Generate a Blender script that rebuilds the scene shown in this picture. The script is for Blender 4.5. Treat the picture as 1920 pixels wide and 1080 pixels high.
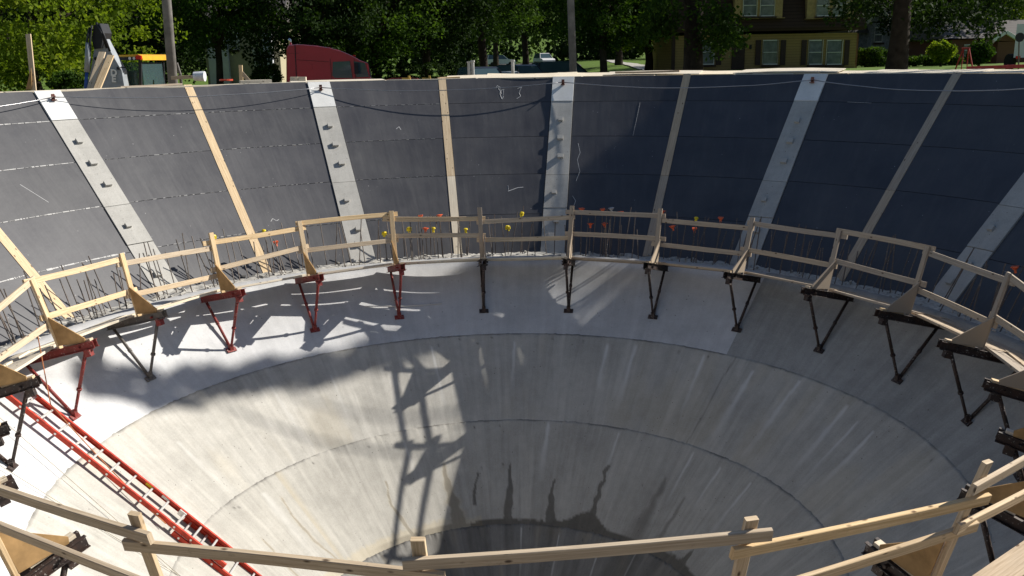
import bpy, math, random
import numpy as np
from mathutils import Vector, Matrix
for o in list(bpy.data.objects): bpy.data.objects.remove(o, do_unlink=True)
scene = bpy.context.scene
COL = scene.collection
rad = math.radians
# ------------------------------------------------------------------ camera
# origin of the world: the camera's height, over the axis of the conical basin
CAM = Vector((0.0, -12.041, 0.0)); FPX = 1729.8; PITCH = 0.2434; ROLL = -0.0189; YAW = 0.0116
cy, sy = math.cos(YAW), math.sin(YAW)
FWD = Vector((sy*math.cos(PITCH), cy*math.cos(PITCH), -math.sin(PITCH)))
RT0 = Vector((cy, -sy, 0)); UP0 = RT0.cross(FWD)
RT = RT0*math.cos(ROLL)+UP0*math.sin(ROLL); UPV = -RT0*math.sin(ROLL)+UP0*math.cos(ROLL)
cam = bpy.data.objects.new('camera', bpy.data.cameras.new('camera')); COL.objects.link(cam)
cam.matrix_world = Matrix(((RT.x, UPV.x, -FWD.x, CAM.x), (RT.y, UPV.y, -FWD.y, CAM.y), (RT.z, UPV.z, -FWD.z, CAM.z), (0, 0, 0, 1)))
cam.data.sensor_width = 36; cam.data.lens = FPX/1920*36; cam.data.clip_end = 2000; cam.data.clip_start = .05
scene.camera = cam
# ------------------------------------------------------------------ sky, sun, exposure
SUN_EL, SUN_AZ = 35.3, 68.0            # azimuth measured from +Y towards +X
w = bpy.data.worlds.new('World'); scene.world = w; w.use_nodes = True
nt = w.node_tree; sky = nt.nodes.new('ShaderNodeTexSky'); sky.sky_type = 'NISHITA'; sky.sun_disc = False
sky.sun_elevation = rad(SUN_EL); sky.sun_rotation = rad(SUN_AZ); sky.air_density = 1.0; sky.dust_density = 0.6; sky.ozone_density = 1.4
nt.links.new(sky.outputs[0], nt.nodes['Background'].inputs[0]); nt.nodes['Background'].inputs[1].default_value = 0.06
sun = bpy.data.objects.new('sun', bpy.data.lights.new('sun', 'SUN')); COL.objects.link(sun)
sun.data.energy = 5.0; sun.data.angle = rad(0.53); sun.data.color = (1.0, 0.945, 0.86)
SUND = Vector((math.sin(rad(SUN_AZ))*math.cos(rad(SUN_EL)), math.cos(rad(SUN_AZ))*math.cos(rad(SUN_EL)), math.sin(rad(SUN_EL))))
sun.rotation_euler = SUND.to_track_quat('Z', 'Y').to_euler(); sun.location = (30, 20, 40)
scene.view_settings.view_transform = 'Standard'; scene.view_settings.look = 'None'; scene.view_settings.gamma = 1
scene.view_settings.exposure = 0.52
scene.render.engine = 'CYCLES'

rng = random.Random(7); nrg = np.random.default_rng(11)

# ------------------------------------------------------------------ helpers
def W(px, py, dist):
    """world point that lies `dist` metres ahead in the direction of a photo pixel (1920 wide)"""
    d = FWD + RT*((px-960)/FPX) + UPV*((540-py)/FPX)
    h = Vector((FWD.x, FWD.y, 0)).normalized()
    return CAM + d*(dist/(d.dot(h)))
def pt(az, R, z): return Vector((R*math.sin(rad(az)), R*math.cos(rad(az)), z))
def Rc(z): return 6.125+1.099*(z+5.4725)      # concrete cone
def Rp(z): return 8.156+1.0076*(z+4.1707)     # formwork cone

class MB:
    def __init__(s): s.v = []; s.f = []; s.uv = []
    def add(s, vs, fs, uvs=None):
        o = len(s.v); s.v += [tuple(v) for v in vs]
        for i, f in enumerate(fs):
            s.f.append([o+k for k in f])
            s.uv.append(uvs[i] if uvs else None)
    def box(s, c, d, ax=None):
        c = Vector(c); X, Y, Z = ax if ax else (Vector((1, 0, 0)), Vector((0, 1, 0)), Vector((0, 0, 1)))
        vs = [c+X*(d[0]/2*a)+Y*(d[1]/2*b)+Z*(d[2]/2*e) for a in (-1, 1) for b in (-1, 1) for e in (-1, 1)]
        s.add(vs, [(0, 1, 3, 2), (4, 6, 7, 5), (0, 4, 5, 1), (2, 3, 7, 6), (0, 2, 6, 4), (1, 5, 7, 3)])
        return s
    def span(s, a, b):
        a = Vector(a); b = Vector(b); return s.box((a+b)/2, [abs(x) for x in (b-a)])
    def beam(s, p, q, w, t, up=(0, 0, 1), ch=.004, n=1, bow=0.0, seed=0):
        """board from p to q: w along `up`, t across; chamfered, slightly bowed; uv = metres along / round"""
        p = Vector(p); q = Vector(q); L = (q-p).length; D = (q-p).normalized()
        U = Vector(up); U = (U-D*U.dot(D)).normalized(); S = D.cross(U)
        a, b = w/2, t/2
        sec = [(a-ch, -b), (a, -b+ch), (a, b-ch), (a-ch, b), (-a+ch, b), (-a, b-ch), (-a, -b+ch), (-a+ch, -b)]
        per = [0, 0.006, t, t+.006, t+w, t+w+.006, 2*t+w, 2*t+w+.006, 2*t+2*w]
        o = len(s.v); r = random.Random(seed)
        b1, b2 = r.uniform(-bow, bow), r.uniform(-bow, bow)
        u0 = r.uniform(0, 30)
        for i in range(n+1):
            k = i/n; c = p+D*(L*k)+U*(b1*math.sin(math.pi*k))+S*(b2*math.sin(math.pi*k))
            for (x, y) in sec: s.v.append(tuple(c+U*x+S*y))
        for i in range(n):
            for j in range(8):
                j2 = (j+1) % 8
                s.f.append([o+i*8+j, o+i*8+j2, o+i*8+8+j2, o+i*8+8+j])
                s.uv.append([(u0+L*i/n, per[j]), (u0+L*i/n, per[j+1]), (u0+L*(i+1)/n, per[j+1]), (u0+L*(i+1)/n, per[j])])
        s.f.append([o+j for j in range(7, -1, -1)]); s.uv.append([(u0+sec[j][0], sec[j][1]) for j in range(7, -1, -1)])
        s.f.append([o+n*8+j for j in range(8)]); s.uv.append([(u0+sec[j][0], sec[j][1]) for j in range(8)])
        return s
    def tube(s, pts, r, n=8, cap=True):
        pts = [Vector(p) for p in pts]; rs = r if isinstance(r, (list, tuple)) else [r]*len(pts)
        o = len(s.v); ref = None
        for i, p in enumerate(pts):
            D = (pts[min(i+1, len(pts)-1)]-pts[max(i-1, 0)]).normalized()
            if ref is None: ref = Vector((0, 0, 1)) if abs(D.z) < .9 else Vector((1, 0, 0))
            U = (ref-D*ref.dot(D)).normalized(); S = D.cross(U); ref = U
            for j in range(n):
                a = 2*math.pi*j/n; s.v.append(tuple(p+U*(math.cos(a)*rs[i])+S*(math.sin(a)*rs[i])))
        for i in range(len(pts)-1):
            for j in range(n):
                s.f.append([o+i*n+j, o+i*n+(j+1) % n, o+(i+1)*n+(j+1) % n, o+(i+1)*n+j]); s.uv.append(None)
        if cap:
            s.f.append([o+j for j in range(n-1, -1, -1)]); s.uv.append(None)
            e = o+(len(pts)-1)*n; s.f.append([e+j for j in range(n)]); s.uv.append(None)
        return s
    def prism(s, poly, off):
        """polygon (3-D points) extruded by the vector off"""
        poly = [Vector(p) for p in poly]; off = Vector(off); n = len(poly)
        vs = poly+[p+off for p in poly]
        s.add(vs, [list(range(n))[::-1], [n+i for i in range(n)]]+[[i, (i+1) % n, n+(i+1) % n, n+i] for i in range(n)])
        return s
    def build(s, name, mat, parent=None, smooth=False, loc=None):
        me = bpy.data.meshes.new(name); me.from_pydata(s.v, [], s.f); me.update()
        if any(u for u in s.uv):
            l = me.uv_layers.new(name='UVMap'); i = 0
            for f, u in zip(s.f, s.uv):
                for k in range(len(f)):
                    l.data[i].uv = u[k] if u else (0, 0)
                    i += 1
        if smooth: me.polygons.foreach_set('use_smooth', [True]*len(me.polygons))
        return link(name, me, mat, parent, loc)
def link(name, me, mat, parent=None, loc=None):
    o = bpy.data.objects.new(name, me); COL.objects.link(o)
    if mat and not me.materials: me.materials.append(mat)
    if parent: o.parent = parent
    if loc is not None: o.location = loc
    return o
def tag(o, label=None, cat=None, group=None, kind=None):
    for k, v in (('label', label), ('category', cat), ('group', group), ('kind', kind)):
        if v: o[k] = v
    return o
def thing(name, label, cat, loc=(0, 0, 0), rz=0, group=None):
    o = bpy.data.objects.new(name, None); COL.objects.link(o); o.location = loc; o.rotation_euler = (0, 0, rz)
    o.empty_display_size = .2
    return tag(o, label, cat, group)
def rest(root):
    """parts were built in world coordinates: shift them under their root (an unrotated empty)"""
    for c in root.children: c.location = -root.location
    return root
def copy_tree(o, parent=None):
    c = o.copy(); COL.objects.link(c); c.parent = parent
    for ch in list(o.children): copy_tree(ch, c)
    return c
def fast_mesh(name, V, F, smooth=False):
    me = bpy.data.meshes.new(name); n = F.shape[1]
    me.vertices.add(len(V)); me.vertices.foreach_set('co', V.astype(np.float32).ravel())
    me.loops.add(F.size); me.loops.foreach_set('vertex_index', F.astype(np.int32).ravel())
    me.polygons.add(len(F)); me.polygons.foreach_set('loop_start', (np.arange(len(F))*n).astype(np.int32))
    me.polygons.foreach_set('loop_total', np.full(len(F), n, np.int32))
    if smooth: me.polygons.foreach_set('use_smooth', np.ones(len(F), bool))
    me.update(calc_edges=True); return me
def fattr(me, name, vals):
    a = me.attributes.new(name, 'FLOAT', 'POINT'); a.data.foreach_set('value', np.asarray(vals, np.float32).ravel())
_tab = nrg.random((256, 256))
def vn(x, y, s=0):
    """value noise"""
    x = np.asarray(x, float)+s*17.3; y = np.asarray(y, float)+s*9.1
    xi = np.floor(x).astype(int); yi = np.floor(y).astype(int); fx = x-xi; fy = y-yi
    fx = fx*fx*(3-2*fx); fy = fy*fy*(3-2*fy)
    g = lambda i, j: _tab[(xi+i) % 256, (yi+j) % 256]
    return (g(0, 0)*(1-fx)+g(1, 0)*fx)*(1-fy)+(g(0, 1)*(1-fx)+g(1, 1)*fx)*fy
def fbm(x, y, s=0, o=4): return sum(vn(x*2**i, y*2**i, s+i)*.5**i for i in range(o))/sum(.5**i for i in range(o))
def sst(a, b, x): t = np.clip((x-a)/(b-a), 0, 1); return t*t*(3-2*t)

# ------------------------------------------------------------------ materials
class NT:
    def __init__(s, name):
        s.m = bpy.data.materials.new(name); s.m.use_nodes = True; s.t = s.m.node_tree; s.b = s.t.nodes['Principled BSDF']
    def n(s, typ, **kw):
        x = s.t.nodes.new('ShaderNode'+typ)
        for k, v in kw.items(): setattr(x, k, v)
        return x
    def l(s, a, b): s.t.links.new(a, b); return s
    def val(s, sock, v):
        if isinstance(v, bpy.types.NodeSocket): s.l(v, sock)
        elif isinstance(v, (tuple, list)) and sock.type == 'RGBA': sock.default_value = (*v[:3], 1)
        else: sock.default_value = v
    def noise(s, vec, scale, detail=4, rough=.6, dist=0):
        x = s.n('TexNoise'); x.inputs['Scale'].default_value = scale; x.inputs['Detail'].default_value = detail
        x.inputs['Roughness'].default_value = rough; x.inputs['Distortion'].default_value = dist
        if vec is not None: s.l(vec, x.inputs['Vector'])
        return x.outputs['Fac']
    def vor(s, vec, scale, feature='F1'):
        x = s.n('TexVoronoi', feature=feature); x.inputs['Scale'].default_value = scale
        if vec is not None: s.l(vec, x.inputs['Vector'])
        return x
    def ramp(s, fac, *stops):
        x = s.n('ValToRGB'); e = x.color_ramp.elements
        while len(e) < len(stops): e.new(.5)
        for i, (p, c) in enumerate(stops):
            e[i].position = p; e[i].color = (*c, 1) if isinstance(c, tuple) else (c, c, c, 1)
        s.l(fac, x.inputs[0]); return x.outputs[0]
    def mix(s, f, a, b, mode='MIX'):
        x = s.n('MixRGB', blend_type=mode); s.val(x.inputs[0], f); s.val(x.inputs[1], a); s.val(x.inputs[2], b); return x.outputs[0]
    def math(s, op, a, b=0.0, clamp=False):
        x = s.n('Math', operation=op, use_clamp=clamp); s.val(x.inputs[0], a); s.val(x.inputs[1], b); return x.outputs[0]
    def mapp(s, vec, scale, loc=(0, 0, 0)):
        x = s.n('Mapping'); s.l(vec, x.inputs[0]); x.inputs['Scale'].default_value = scale; x.inputs['Location'].default_value = loc; return x.outputs[0]
    def coord(s, k='Object'): return s.n('TexCoord').outputs[k]
    def attr(s, name): return s.n('Attribute', attribute_name=name).outputs['Fac']
    def orand(s): return s.n('ObjectInfo').outputs['Random']
    def bump(s, h, strength=.3, dist=.01):
        x = s.n('Bump'); x.inputs['Strength'].default_value = strength; x.inputs['Distance'].default_value = dist
        s.l(h, x.inputs['Height']); s.l(x.outputs[0], s.b.inputs['Normal']); return s
    def out(s, col, rough=.7, spec=.3, metal=0.0):
        s.val(s.b.inputs['Base Color'], col); s.val(s.b.inputs['Roughness'], rough)
        s.b.inputs['Specular IOR Level'].default_value = spec; s.b.inputs['Metallic'].default_value = metal; return s.m
def plain(name, c, rough=.6, spec=.3, metal=0., var=.25, scale=6.):
    k = NT(name); n = k.noise(k.coord(), scale, 5)
    d = tuple(x*(1-var) for x in c); e = tuple(min(1, x*(1+var)) for x in c)
    return k.out(k.ramp(n, (.3, d), (.7, e)), rough, spec, metal)
def mat_concrete(name, c, warm=.0, streak=.5):
    k = NT(name); uv = k.coord('UV')
    big = k.noise(k.mapp(uv, (.55, .8, 1)), 1.0, 5, .6)
    stk = k.noise(k.mapp(uv, (7.5, .55, 1)), 1.0, 6, .62, .25)
    stk2 = k.noise(k.mapp(uv, (3.4, .30, 1), (3, 9, 0)), 1.0, 5, .6, .2)
    fine = k.noise(uv, 38, 5, .7)
    col = k.ramp(big, (.28, tuple(x*.80 for x in c)), (.55, c), (.8, tuple(min(1, x*1.10) for x in c)))
    col = k.mix(k.math('MULTIPLY', k.ramp(stk, (.42, 0.), (.74, 1.)), .42*streak), col, tuple(x*.55 for x in c))
    col = k.mix(k.math('MULTIPLY', k.ramp(stk2, (.5, 0.), (.74, 1.)), .55*streak), col, (c[0]*1.38, c[1]*1.38, c[2]*1.38))
    mot = k.noise(uv, 4.5, 6, .7); col = k.mix(.35, col, k.ramp(mot, (.3, .3), (.7, .72)), 'SOFT_LIGHT')
    col = k.mix(.38, col, k.ramp(fine, (.25, .25), (.75, .8)), 'SOFT_LIGHT')
    vz = k.vor(k.mapp(uv, (1, 1, 1)), 7.0); pz = k.noise(uv, .9, 3)
    hole = k.math('MULTIPLY', k.math('LESS_THAN', vz.outputs['Distance'], .075), k.ramp(pz, (.47, 0.), (.56, 1.)))
    col = k.mix(k.math('MULTIPLY', hole, .7), col, (.06, .055, .05))
    col = k.mix(k.math('MULTIPLY', k.attr('warm'), .5), col, (.50, .42, .27))
    col = k.mix(k.attr('white'), col, (.72, .72, .70))
    col = k.mix(k.attr('dark'), col, (.085, .08, .075))
    wet = k.attr('wet')
    col = k.mix(wet, col, k.mix(1.0, col, (.36, .34, .31), 'MULTIPLY'))
    k.bump(k.math('ADD', k.math('MULTIPLY', fine, .5), k.math('MULTIPLY', hole, -.8)), .35, .01)
    rough = k.math('SUBTRACT', .86, k.math('MULTIPLY', wet, .45))
    return k.out(col, rough, .25)
def mat_wood(name, a, b, grey=.25):
    k = NT(name); uv = k.coord('UV'); r = k.orand()
    off = k.n('CombineXYZ'); k.l(k.math('MULTIPLY', r, 37.0), off.inputs[0]); k.l(k.math('MULTIPLY', r, 11.0), off.inputs[1])
    v = k.n('VectorMath', operation='ADD'); k.l(uv, v.inputs[0]); k.l(off.outputs[0], v.inputs[1]); v = v.outputs[0]
    g = k.noise(k.mapp(v, (1.6, 60, 1)), 1.0, 6, .7, .8)
    big = k.noise(k.mapp(v, (1.1, 5, 1)), 1.0, 4, .6)
    col = k.ramp(g, (.3, a), (.62, b))
    col = k.mix(k.math('MULTIPLY', k.ramp(big, (.4, 0.), (.75, 1.)), grey), col, (.30, .27, .23))
    kn = k.vor(k.mapp(v, (7, 15, 1)), 1.0); ks = k.n('SeparateXYZ'); k.l(kn.outputs['Color'], ks.inputs[0])
    col = k.mix(k.math('MULTIPLY', k.math('MULTIPLY', k.ramp(kn.outputs['Distance'], (.10, 1.), (.24, 0.)), k.math('GREATER_THAN', ks.outputs[0], .72)), .9), col, (.075, .04, .02))
    st = k.noise(v, 7, 4, .7)
    col = k.mix(k.math('MULTIPLY', k.ramp(st, (.62, 0.), (.74, 1.)), .45), col, (.13, .09, .055))
    hs = k.n('HueSaturation'); k.l(col, hs.inputs['Color'])
    k.l(k.math('ADD', .88, k.math('MULTIPLY', r, .30)), hs.inputs['Value']); k.l(k.math('ADD', .75, k.math('MULTIPLY', r, .35)), hs.inputs['Saturation'])
    k.bump(g, .25, .004)
    return k.out(hs.outputs[0], .78, .2)
def mat_panel():
    k = NT('film_faced_ply'); r = k.orand()
    of = k.n('CombineXYZ'); k.l(k.math('MULTIPLY', r, 61.0), of.inputs[0]); k.l(k.math('MULTIPLY', r, 23.0), of.inputs[1])
    va = k.n('VectorMath', operation='ADD'); k.l(k.coord('UV'), va.inputs[0]); k.l(of.outputs[0], va.inputs[1]); uv = va.outputs[0]
    base = k.mix(r, (.010, .0103, .016), (.016, .0162, .024))
    cl = k.noise(uv, .8, 5, .65); dr = k.noise(k.mapp(uv, (6, .7, 1)), 1., 5, .65, .3)
    dust = k.math('ADD', k.math('MULTIPLY', k.ramp(cl, (.35, 0.), (.8, 1.)), .05), k.math('MULTIPLY', k.ramp(dr, (.5, 0.), (.8, 1.)), .03))
    dust = k.math('ADD', dust, k.math('MULTIPLY', k.attr('dust'), .10))
    col = k.mix(dust, base, (.62, .62, .60))
    sp = k.vor(uv, 5.5); spn = k.noise(uv, 1.7, 4)
    spk = k.math('MULTIPLY', k.math('LESS_THAN', sp.outputs['Distance'], .05), k.ramp(spn, (.5, 0.), (.6, 1.)))
    scr = k.noise(k.mapp(uv, (14, 2.2, 1)), 1., 3, .8, 1.5)
    sc2 = k.math('MULTIPLY', k.ramp(scr, (.69, 0.), (.73, 1.)), k.ramp(spn, (.5, 0.), (.72, 1.)))
    col = k.mix(k.math('MULTIPLY', k.math('MAXIMUM', spk, k.math('MULTIPLY', sc2, .5)), .55), col, (.6, .6, .58))
    k.bump(k.math('ADD', cl, k.math('MULTIPLY', dr, .3)), .22, .03)
    return k.out(col, k.math('ADD', k.math('ADD', .40, k.math('MULTIPLY', k.noise(k.mapp(uv, (1.1, .5, 1)), 1., 5, .7, .4), .26)), k.math('MULTIPLY', dust, 1.0)), .95)
def mat_leaf(name, dark, mid, light, trans=.45):
    k = NT(name); t = k.attr('tint')
    col = k.ramp(t, (0., dark), (.55, mid), (1., light))
    k.out(col, .75, .08)
    tr = k.n('BsdfTranslucent'); k.l(k.mix(1., col, (1.2, 1.25, .5), 'MULTIPLY'), tr.inputs[0])
    mx = k.n('MixShader'); mx.inputs[0].default_value = trans
    o = k.t.nodes['Material Output']; k.l(k.b.outputs[0], mx.inputs[1]); k.l(tr.outputs[0], mx.inputs[2]); k.l(mx.outputs[0], o.inputs[0])
    return k.m
def mat_steel(name, c, rust, amt=.5):
    k = NT(name); va = k.n('VectorMath', operation='ADD'); cb = k.n('CombineXYZ'); k.l(k.math('MULTIPLY', k.orand(), 57.0), cb.inputs[0]); k.l(k.coord(), va.inputs[0]); k.l(cb.outputs[0], va.inputs[1])
    n = k.noise(va.outputs[0], 7, 6, .7); n2 = k.noise(va.outputs[0], 30, 4, .7)
    col = k.mix(k.math('MULTIPLY', k.ramp(n, (.45, 0.), (.62, 1.)), amt), c, rust)
    col = k.mix(k.math('MULTIPLY', k.ramp(n2, (.60, 0.), (.66, 1.)), .7), col, (.42, .40, .37))
    return k.out(col, .6, .4)
def mat_glass(name, c): return NT(name).out(c, .08, .6)

M = {}
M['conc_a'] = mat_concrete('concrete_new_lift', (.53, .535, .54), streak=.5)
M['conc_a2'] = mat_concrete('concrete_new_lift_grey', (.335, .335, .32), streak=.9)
M['conc_b'] = mat_concrete('concrete_old_lift', (.445, .43, .39), streak=.95)
M['conc_c'] = mat_concrete('concrete_low_lift', (.415, .40, .36), streak=.9)
M['conc_d'] = mat_concrete('concrete_damp_lift', (.25, .245, .23), streak=1.0)
M['conc_strip'] = mat_concrete('concrete_strip', (.42, .41, .38), streak=.4)
M['conc_patch'] = mat_concrete('concrete_patch', (.70, .70, .68), streak=.2)
M['mortar'] = plain('mortar', (.50, .495, .48), .9, .2, 0, .2, 20)
M['rubble'] = plain('ledge_concrete', (.40, .385, .35), .92, .2, 0, .35, 14)
M['wood'] = mat_wood('pine_lumber', (.42, .285, .15), (.70, .545, .345), .12)
M['wood_old_shaded'] = mat_wood('weathered_shaded_lumber', (.30, .225, .15), (.48, .385, .28), .35)  # weathered boards; also the grey-brown of guardrail timber in shade
M['wood_pale'] = mat_wood('pale_plank', (.55, .47, .35), (.72, .64, .50), .35)
M['ply_raw'] = plain('raw_plywood', (.36, .225, .10), .8, .2, 0, .3, 5)
M['panel'] = mat_panel()
M['backing'] = plain('formwork_backing', (.05, .048, .045), .9)
M['red_steel'] = mat_steel('red_painted_steel', (.22, .028, .024), (.09, .03, .02))
M['brown_steel'] = mat_steel('brown_painted_steel', (.030, .021, .019), (.075, .035, .022))
M['grey_steel'] = mat_steel('grey_steel', (.13, .12, .11), (.06, .045, .035))
M['rebar'] = mat_steel('rebar_steel', (.12, .105, .09), (.11, .05, .03))
M['wire'] = NT('wire_steel').out((.32, .32, .33), .35, .5, .8)
M['anchor'] = mat_steel('anchor_rust', (.16, .05, .035), (.07, .03, .02))
M['cap_yellow'] = plain('yellow_plastic', (.78, .60, .02), .45)
M['cap_orange'] = plain('orange_plastic', (.72, .13, .05), .5)
M['cap_grey'] = plain('grey_plastic', (.4, .4, .4), .5)
M['chalk'] = NT('chalk').out((.5, .5, .5), .95, .1)
M['ladder_red'] = plain('ladder_fibreglass', (.46, .045, .022), .55, .3, 0, .45, 7)
M['alu'] = NT('aluminium').out((.72, .71, .68), .38, .5, .5)
M['label_y'] = NT('yellow_label').out((.7, .5, .02), .6); M['label_w'] = NT('white_label').out((.75, .75, .72), .6)
M['bark'] = plain('bark', (.035, .028, .022), .95, .1, 0, .45, 3)
M['pole'] = plain('pole_wood', (.20, .19, .18), .9, .15, 0, .3, 4)
M['leaf_lit'] = mat_leaf('leaf_maple_sunlit', (.05, .085, .010), (.13, .19, .018), (.24, .29, .03), .5)  # maple yellow-green; on other plants sunlight is put into this leaf colour
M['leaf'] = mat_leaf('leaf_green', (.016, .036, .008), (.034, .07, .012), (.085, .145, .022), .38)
M['leaf_dark'] = mat_leaf('leaf_dark', (.008, .018, .005), (.016, .034, .008), (.034, .062, .012), .25)  # darkness of the backlit trees is put into the leaf colour
M['grass'] = plain('lawn', (.085, .15, .03), .95, .1, 0, .4, .5)
M['asphalt'] = plain('asphalt', (.13, .13, .13), .9, .2, 0, .2, 2)

# ================================================================== SETTING: ground, road
def gz(x, y):
    x = np.asarray(x, float); y = np.asarray(y, float); R = np.hypot(x, y)
    d = np.hypot(x, y+12)
    right = sst(2, 14, x)*sst(5, 30, y+.4*x)
    base = -2.7+.6*sst(30, 47, d)*(1-right)+1.78*right+sst(60, 170, d)*(1.05-.6*right)
    base = base+sst(230, 420, d)*24+(fbm(x*.08, y*.08, 3)-.5)*.25*sst(14, 24, R)
    near = sst(-2, -9, y)
    berm = -.60-1.2*near
    k = sst(13.2, 19.0, R)
    return berm*(1-k)+base*k
k = NT('ground_earth_and_lawn'); co = k.coord()
n1 = k.noise(co, .35, 5); n2 = k.noise(co, 3, 5); n3 = k.noise(co, .05, 4)
grass = k.mix(n2, (.055, .10, .018), (.13, .20, .038)); dirt = k.mix(n1, (.20, .155, .10), (.36, .29, .20))
sep = k.n('SeparateXYZ'); k.l(co, sep.inputs[0])
RR = k.n('VectorMath', operation='LENGTH'); cmb = k.n('CombineXYZ'); k.l(sep.outputs[0], cmb.inputs[0]); k.l(sep.outputs[1], cmb.inputs[1]); k.l(cmb.outputs[0], RR.inputs[0])
f = k.math('ADD', RR.outputs['Value'], k.math('MULTIPLY', n3, 14.0))
fr = k.n('MapRange'); k.l(f, fr.inputs[0]); fr.inputs[1].default_value = 34; fr.inputs[2].default_value = 44
k.bump(n2, .5, .05); M['ground'] = k.out(k.mix(fr.outputs[0], dirt, grass), .95, .1)
Rs = np.concatenate([np.linspace(11.93, 20, 18), np.geomspace(21, 620, 60)]); As = np.radians(np.arange(0, 360, 2.0))
AA, RRr = np.meshgrid(As, Rs); X = RRr*np.sin(AA); Y = RRr*np.cos(AA); V = np.stack([X, Y, gz(X, Y)], -1).reshape(-1, 3)
nA = len(As); ii, jj = np.meshgrid(np.arange(len(Rs)-1), np.arange(nA), indexing='ij'); j2 = (jj+1) % nA
F = np.stack([ii*nA+jj, (ii+1)*nA+jj, (ii+1)*nA+j2, ii*nA+j2], -1).reshape(-1, 4)
tag(link('ground', fast_mesh('ground', V, F, True), M['ground']), kind='structure')
def ribbon(name, path, wid, mat, lift, lane=None):
    m = MB(); pts = []
    for i in range(len(path)-1):
        for t in np.linspace(0, 1, 12, endpoint=False): pts.append(Vector(path[i]).lerp(Vector(path[i+1]), t))
    pts.append(Vector(path[-1])); L = []
    for i, p in enumerate(pts):
        d = (pts[min(i+1, len(pts)-1)]-pts[max(i-1, 0)]).normalized(); s = Vector((d.y, -d.x))
        L.append([Vector((q.x, q.y, float(gz(q.x, q.y))+lift)) for q in (p-s*wid/2, p-s*wid/6, p+s*wid/6, p+s*wid/2)])
    for a, b in zip(L[:-1], L[1:]):
        for j in range(3): m.add([a[j], a[j+1], b[j+1], b[j]], [(0, 1, 2, 3)])
    return tag(m.build(name, mat, smooth=True), kind='structure')
ribbon('road', [(-60, 56), (-20, 58), (0, 62), (4, 78), (6.5, 100), (8, 125), (6.5, 150), (0, 185), (-10, 215)], 7.0, M['asphalt'], .05)
ribbon('footpath', [(12, 60), (14, 85), (15.5, 110), (18, 140)], 1.6, M['rubble'], .05)

# ================================================================== THE CONCRETE BASIN
basin = thing('concrete_basin', 'deep funnel shaped concrete basin poured in rings, streaked and damp low down', 'basin', (0, 0, -10.2))
LIP = -4.17; RINGS = [LIP, -5.4725, -6.7768, -8.1675, -10.2]
azs = np.concatenate([np.arange(-180, -126, 3.0), np.arange(-126, 126, .28), np.arange(126, 180.1, 3.0)])
def stain(az, z, path, wt, wb, soft=.35, seed=0, wig=.5):
    """1 inside a run that follows path [(azimuth, z)...] with half width wt (top) to wb (bottom) degrees"""
    p = sorted(path, key=lambda q: q[1]); za = [q[1] for q in p]; aa = [q[0] for q in p]
    c = np.interp(z, za, aa)+(vn(z*9, seed)-.5)*wig
    t = np.clip((za[-1]-z)/(za[-1]-za[0]), 0, 1)
    hw = (wt+(wb-wt)*t)*(.45+1.1*fbm(z*11, az*0+seed+5, 0, 3))
    d = np.abs(az-c)/hw
    return (1-sst(1-soft, 1+soft, d))*sst(za[0]-.02, za[0]+.01, z)*(1-sst(za[-1]-.02, za[-1]+.01, z))
WET = [([(1.8, -7.38), (1.2, -7.55), (.6, -7.8), (.7, -8.2)], .25, 1.7), ([(13.7, -7.57), (13.4, -7.77), (13.9, -7.94), (15.0, -8.2)], .3, 1.6),
       ([(28.2, -7.28), (27.2, -7.4), (28.0, -7.5), (26.9, -7.62), (27.4, -7.72), (27.0, -7.98), (26.5, -8.2)], .5, .9),
       ([(-7.7, -7.47), (-8.8, -7.62), (-9.4, -7.9)], .2, .7), ([(43.6, -7.25), (43.4, -7.63), (42.1, -8.2)], .25, 2.6), ([(62.9, -7.88), (61.5, -8.2)], .3, 2.4),
       ([(51.0, -7.4), (50.6, -7.8), (49.9, -8.2)], .2, 1.2)]
WET_SUN = [([(-16.3, -7.3), (-16.7, -7.6), (-15.7, -7.97), (-15.5, -8.2)], .25, 2.4), ([(-32.8, -7.37), (-33.9, -7.7), (-31.8, -8.05), (-31, -8.2)], .15, .7),
           ([(-59.8, -7.05), (-60.7, -7.3), (-60.5, -7.53), (-59.7, -7.8), (-57, -8.1)], .2, .35), ([(-72, -7.3), (-72.5, -7.9)], .15, .3)]
WHITE = [(2.3, -5.6, -6.35, .35), (20.6, -5.58, -6.3, .4), (26, -5.55, -6.6, .5), (39.5, -5.54, -6.45, .4), (49.8, -5.6, -6.75, .7), (58.9, -5.54, -6.76, .55), (70, -5.6, -6.6, .6), (74, -5.7, -6.7, .35),
         (10.5, -6.8, -7.6, .8), (27.9, -6.83, -7.35, .4), (47, -6.85, -7.6, .35), (55, -6.9, -7.5, .3), (-14, -5.6, -6.6, .4), (-47, -5.7, -6.6, .5), (-63, -6.9, -8.0, 1.4), (-25, -6.9, -7.5, .5),
         (5, -8.2, -8.9, .35), (18, -8.25, -9.0, .3), (33, -8.25, -9.0, .4), (46, -8.2, -8.9, .3), (-70, -5.9, -6.6, .5), (-35, -5.8, -6.5, .35), (64, -6.9, -7.7, .4), (78, -5.7, -6.6, .5)]
HOLES = [(rng.uniform(-95, 95), rng.choice([-5.56, -6.86, -8.22, -7.4])+rng.uniform(-.06, .03)) for i in range(34)]
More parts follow.
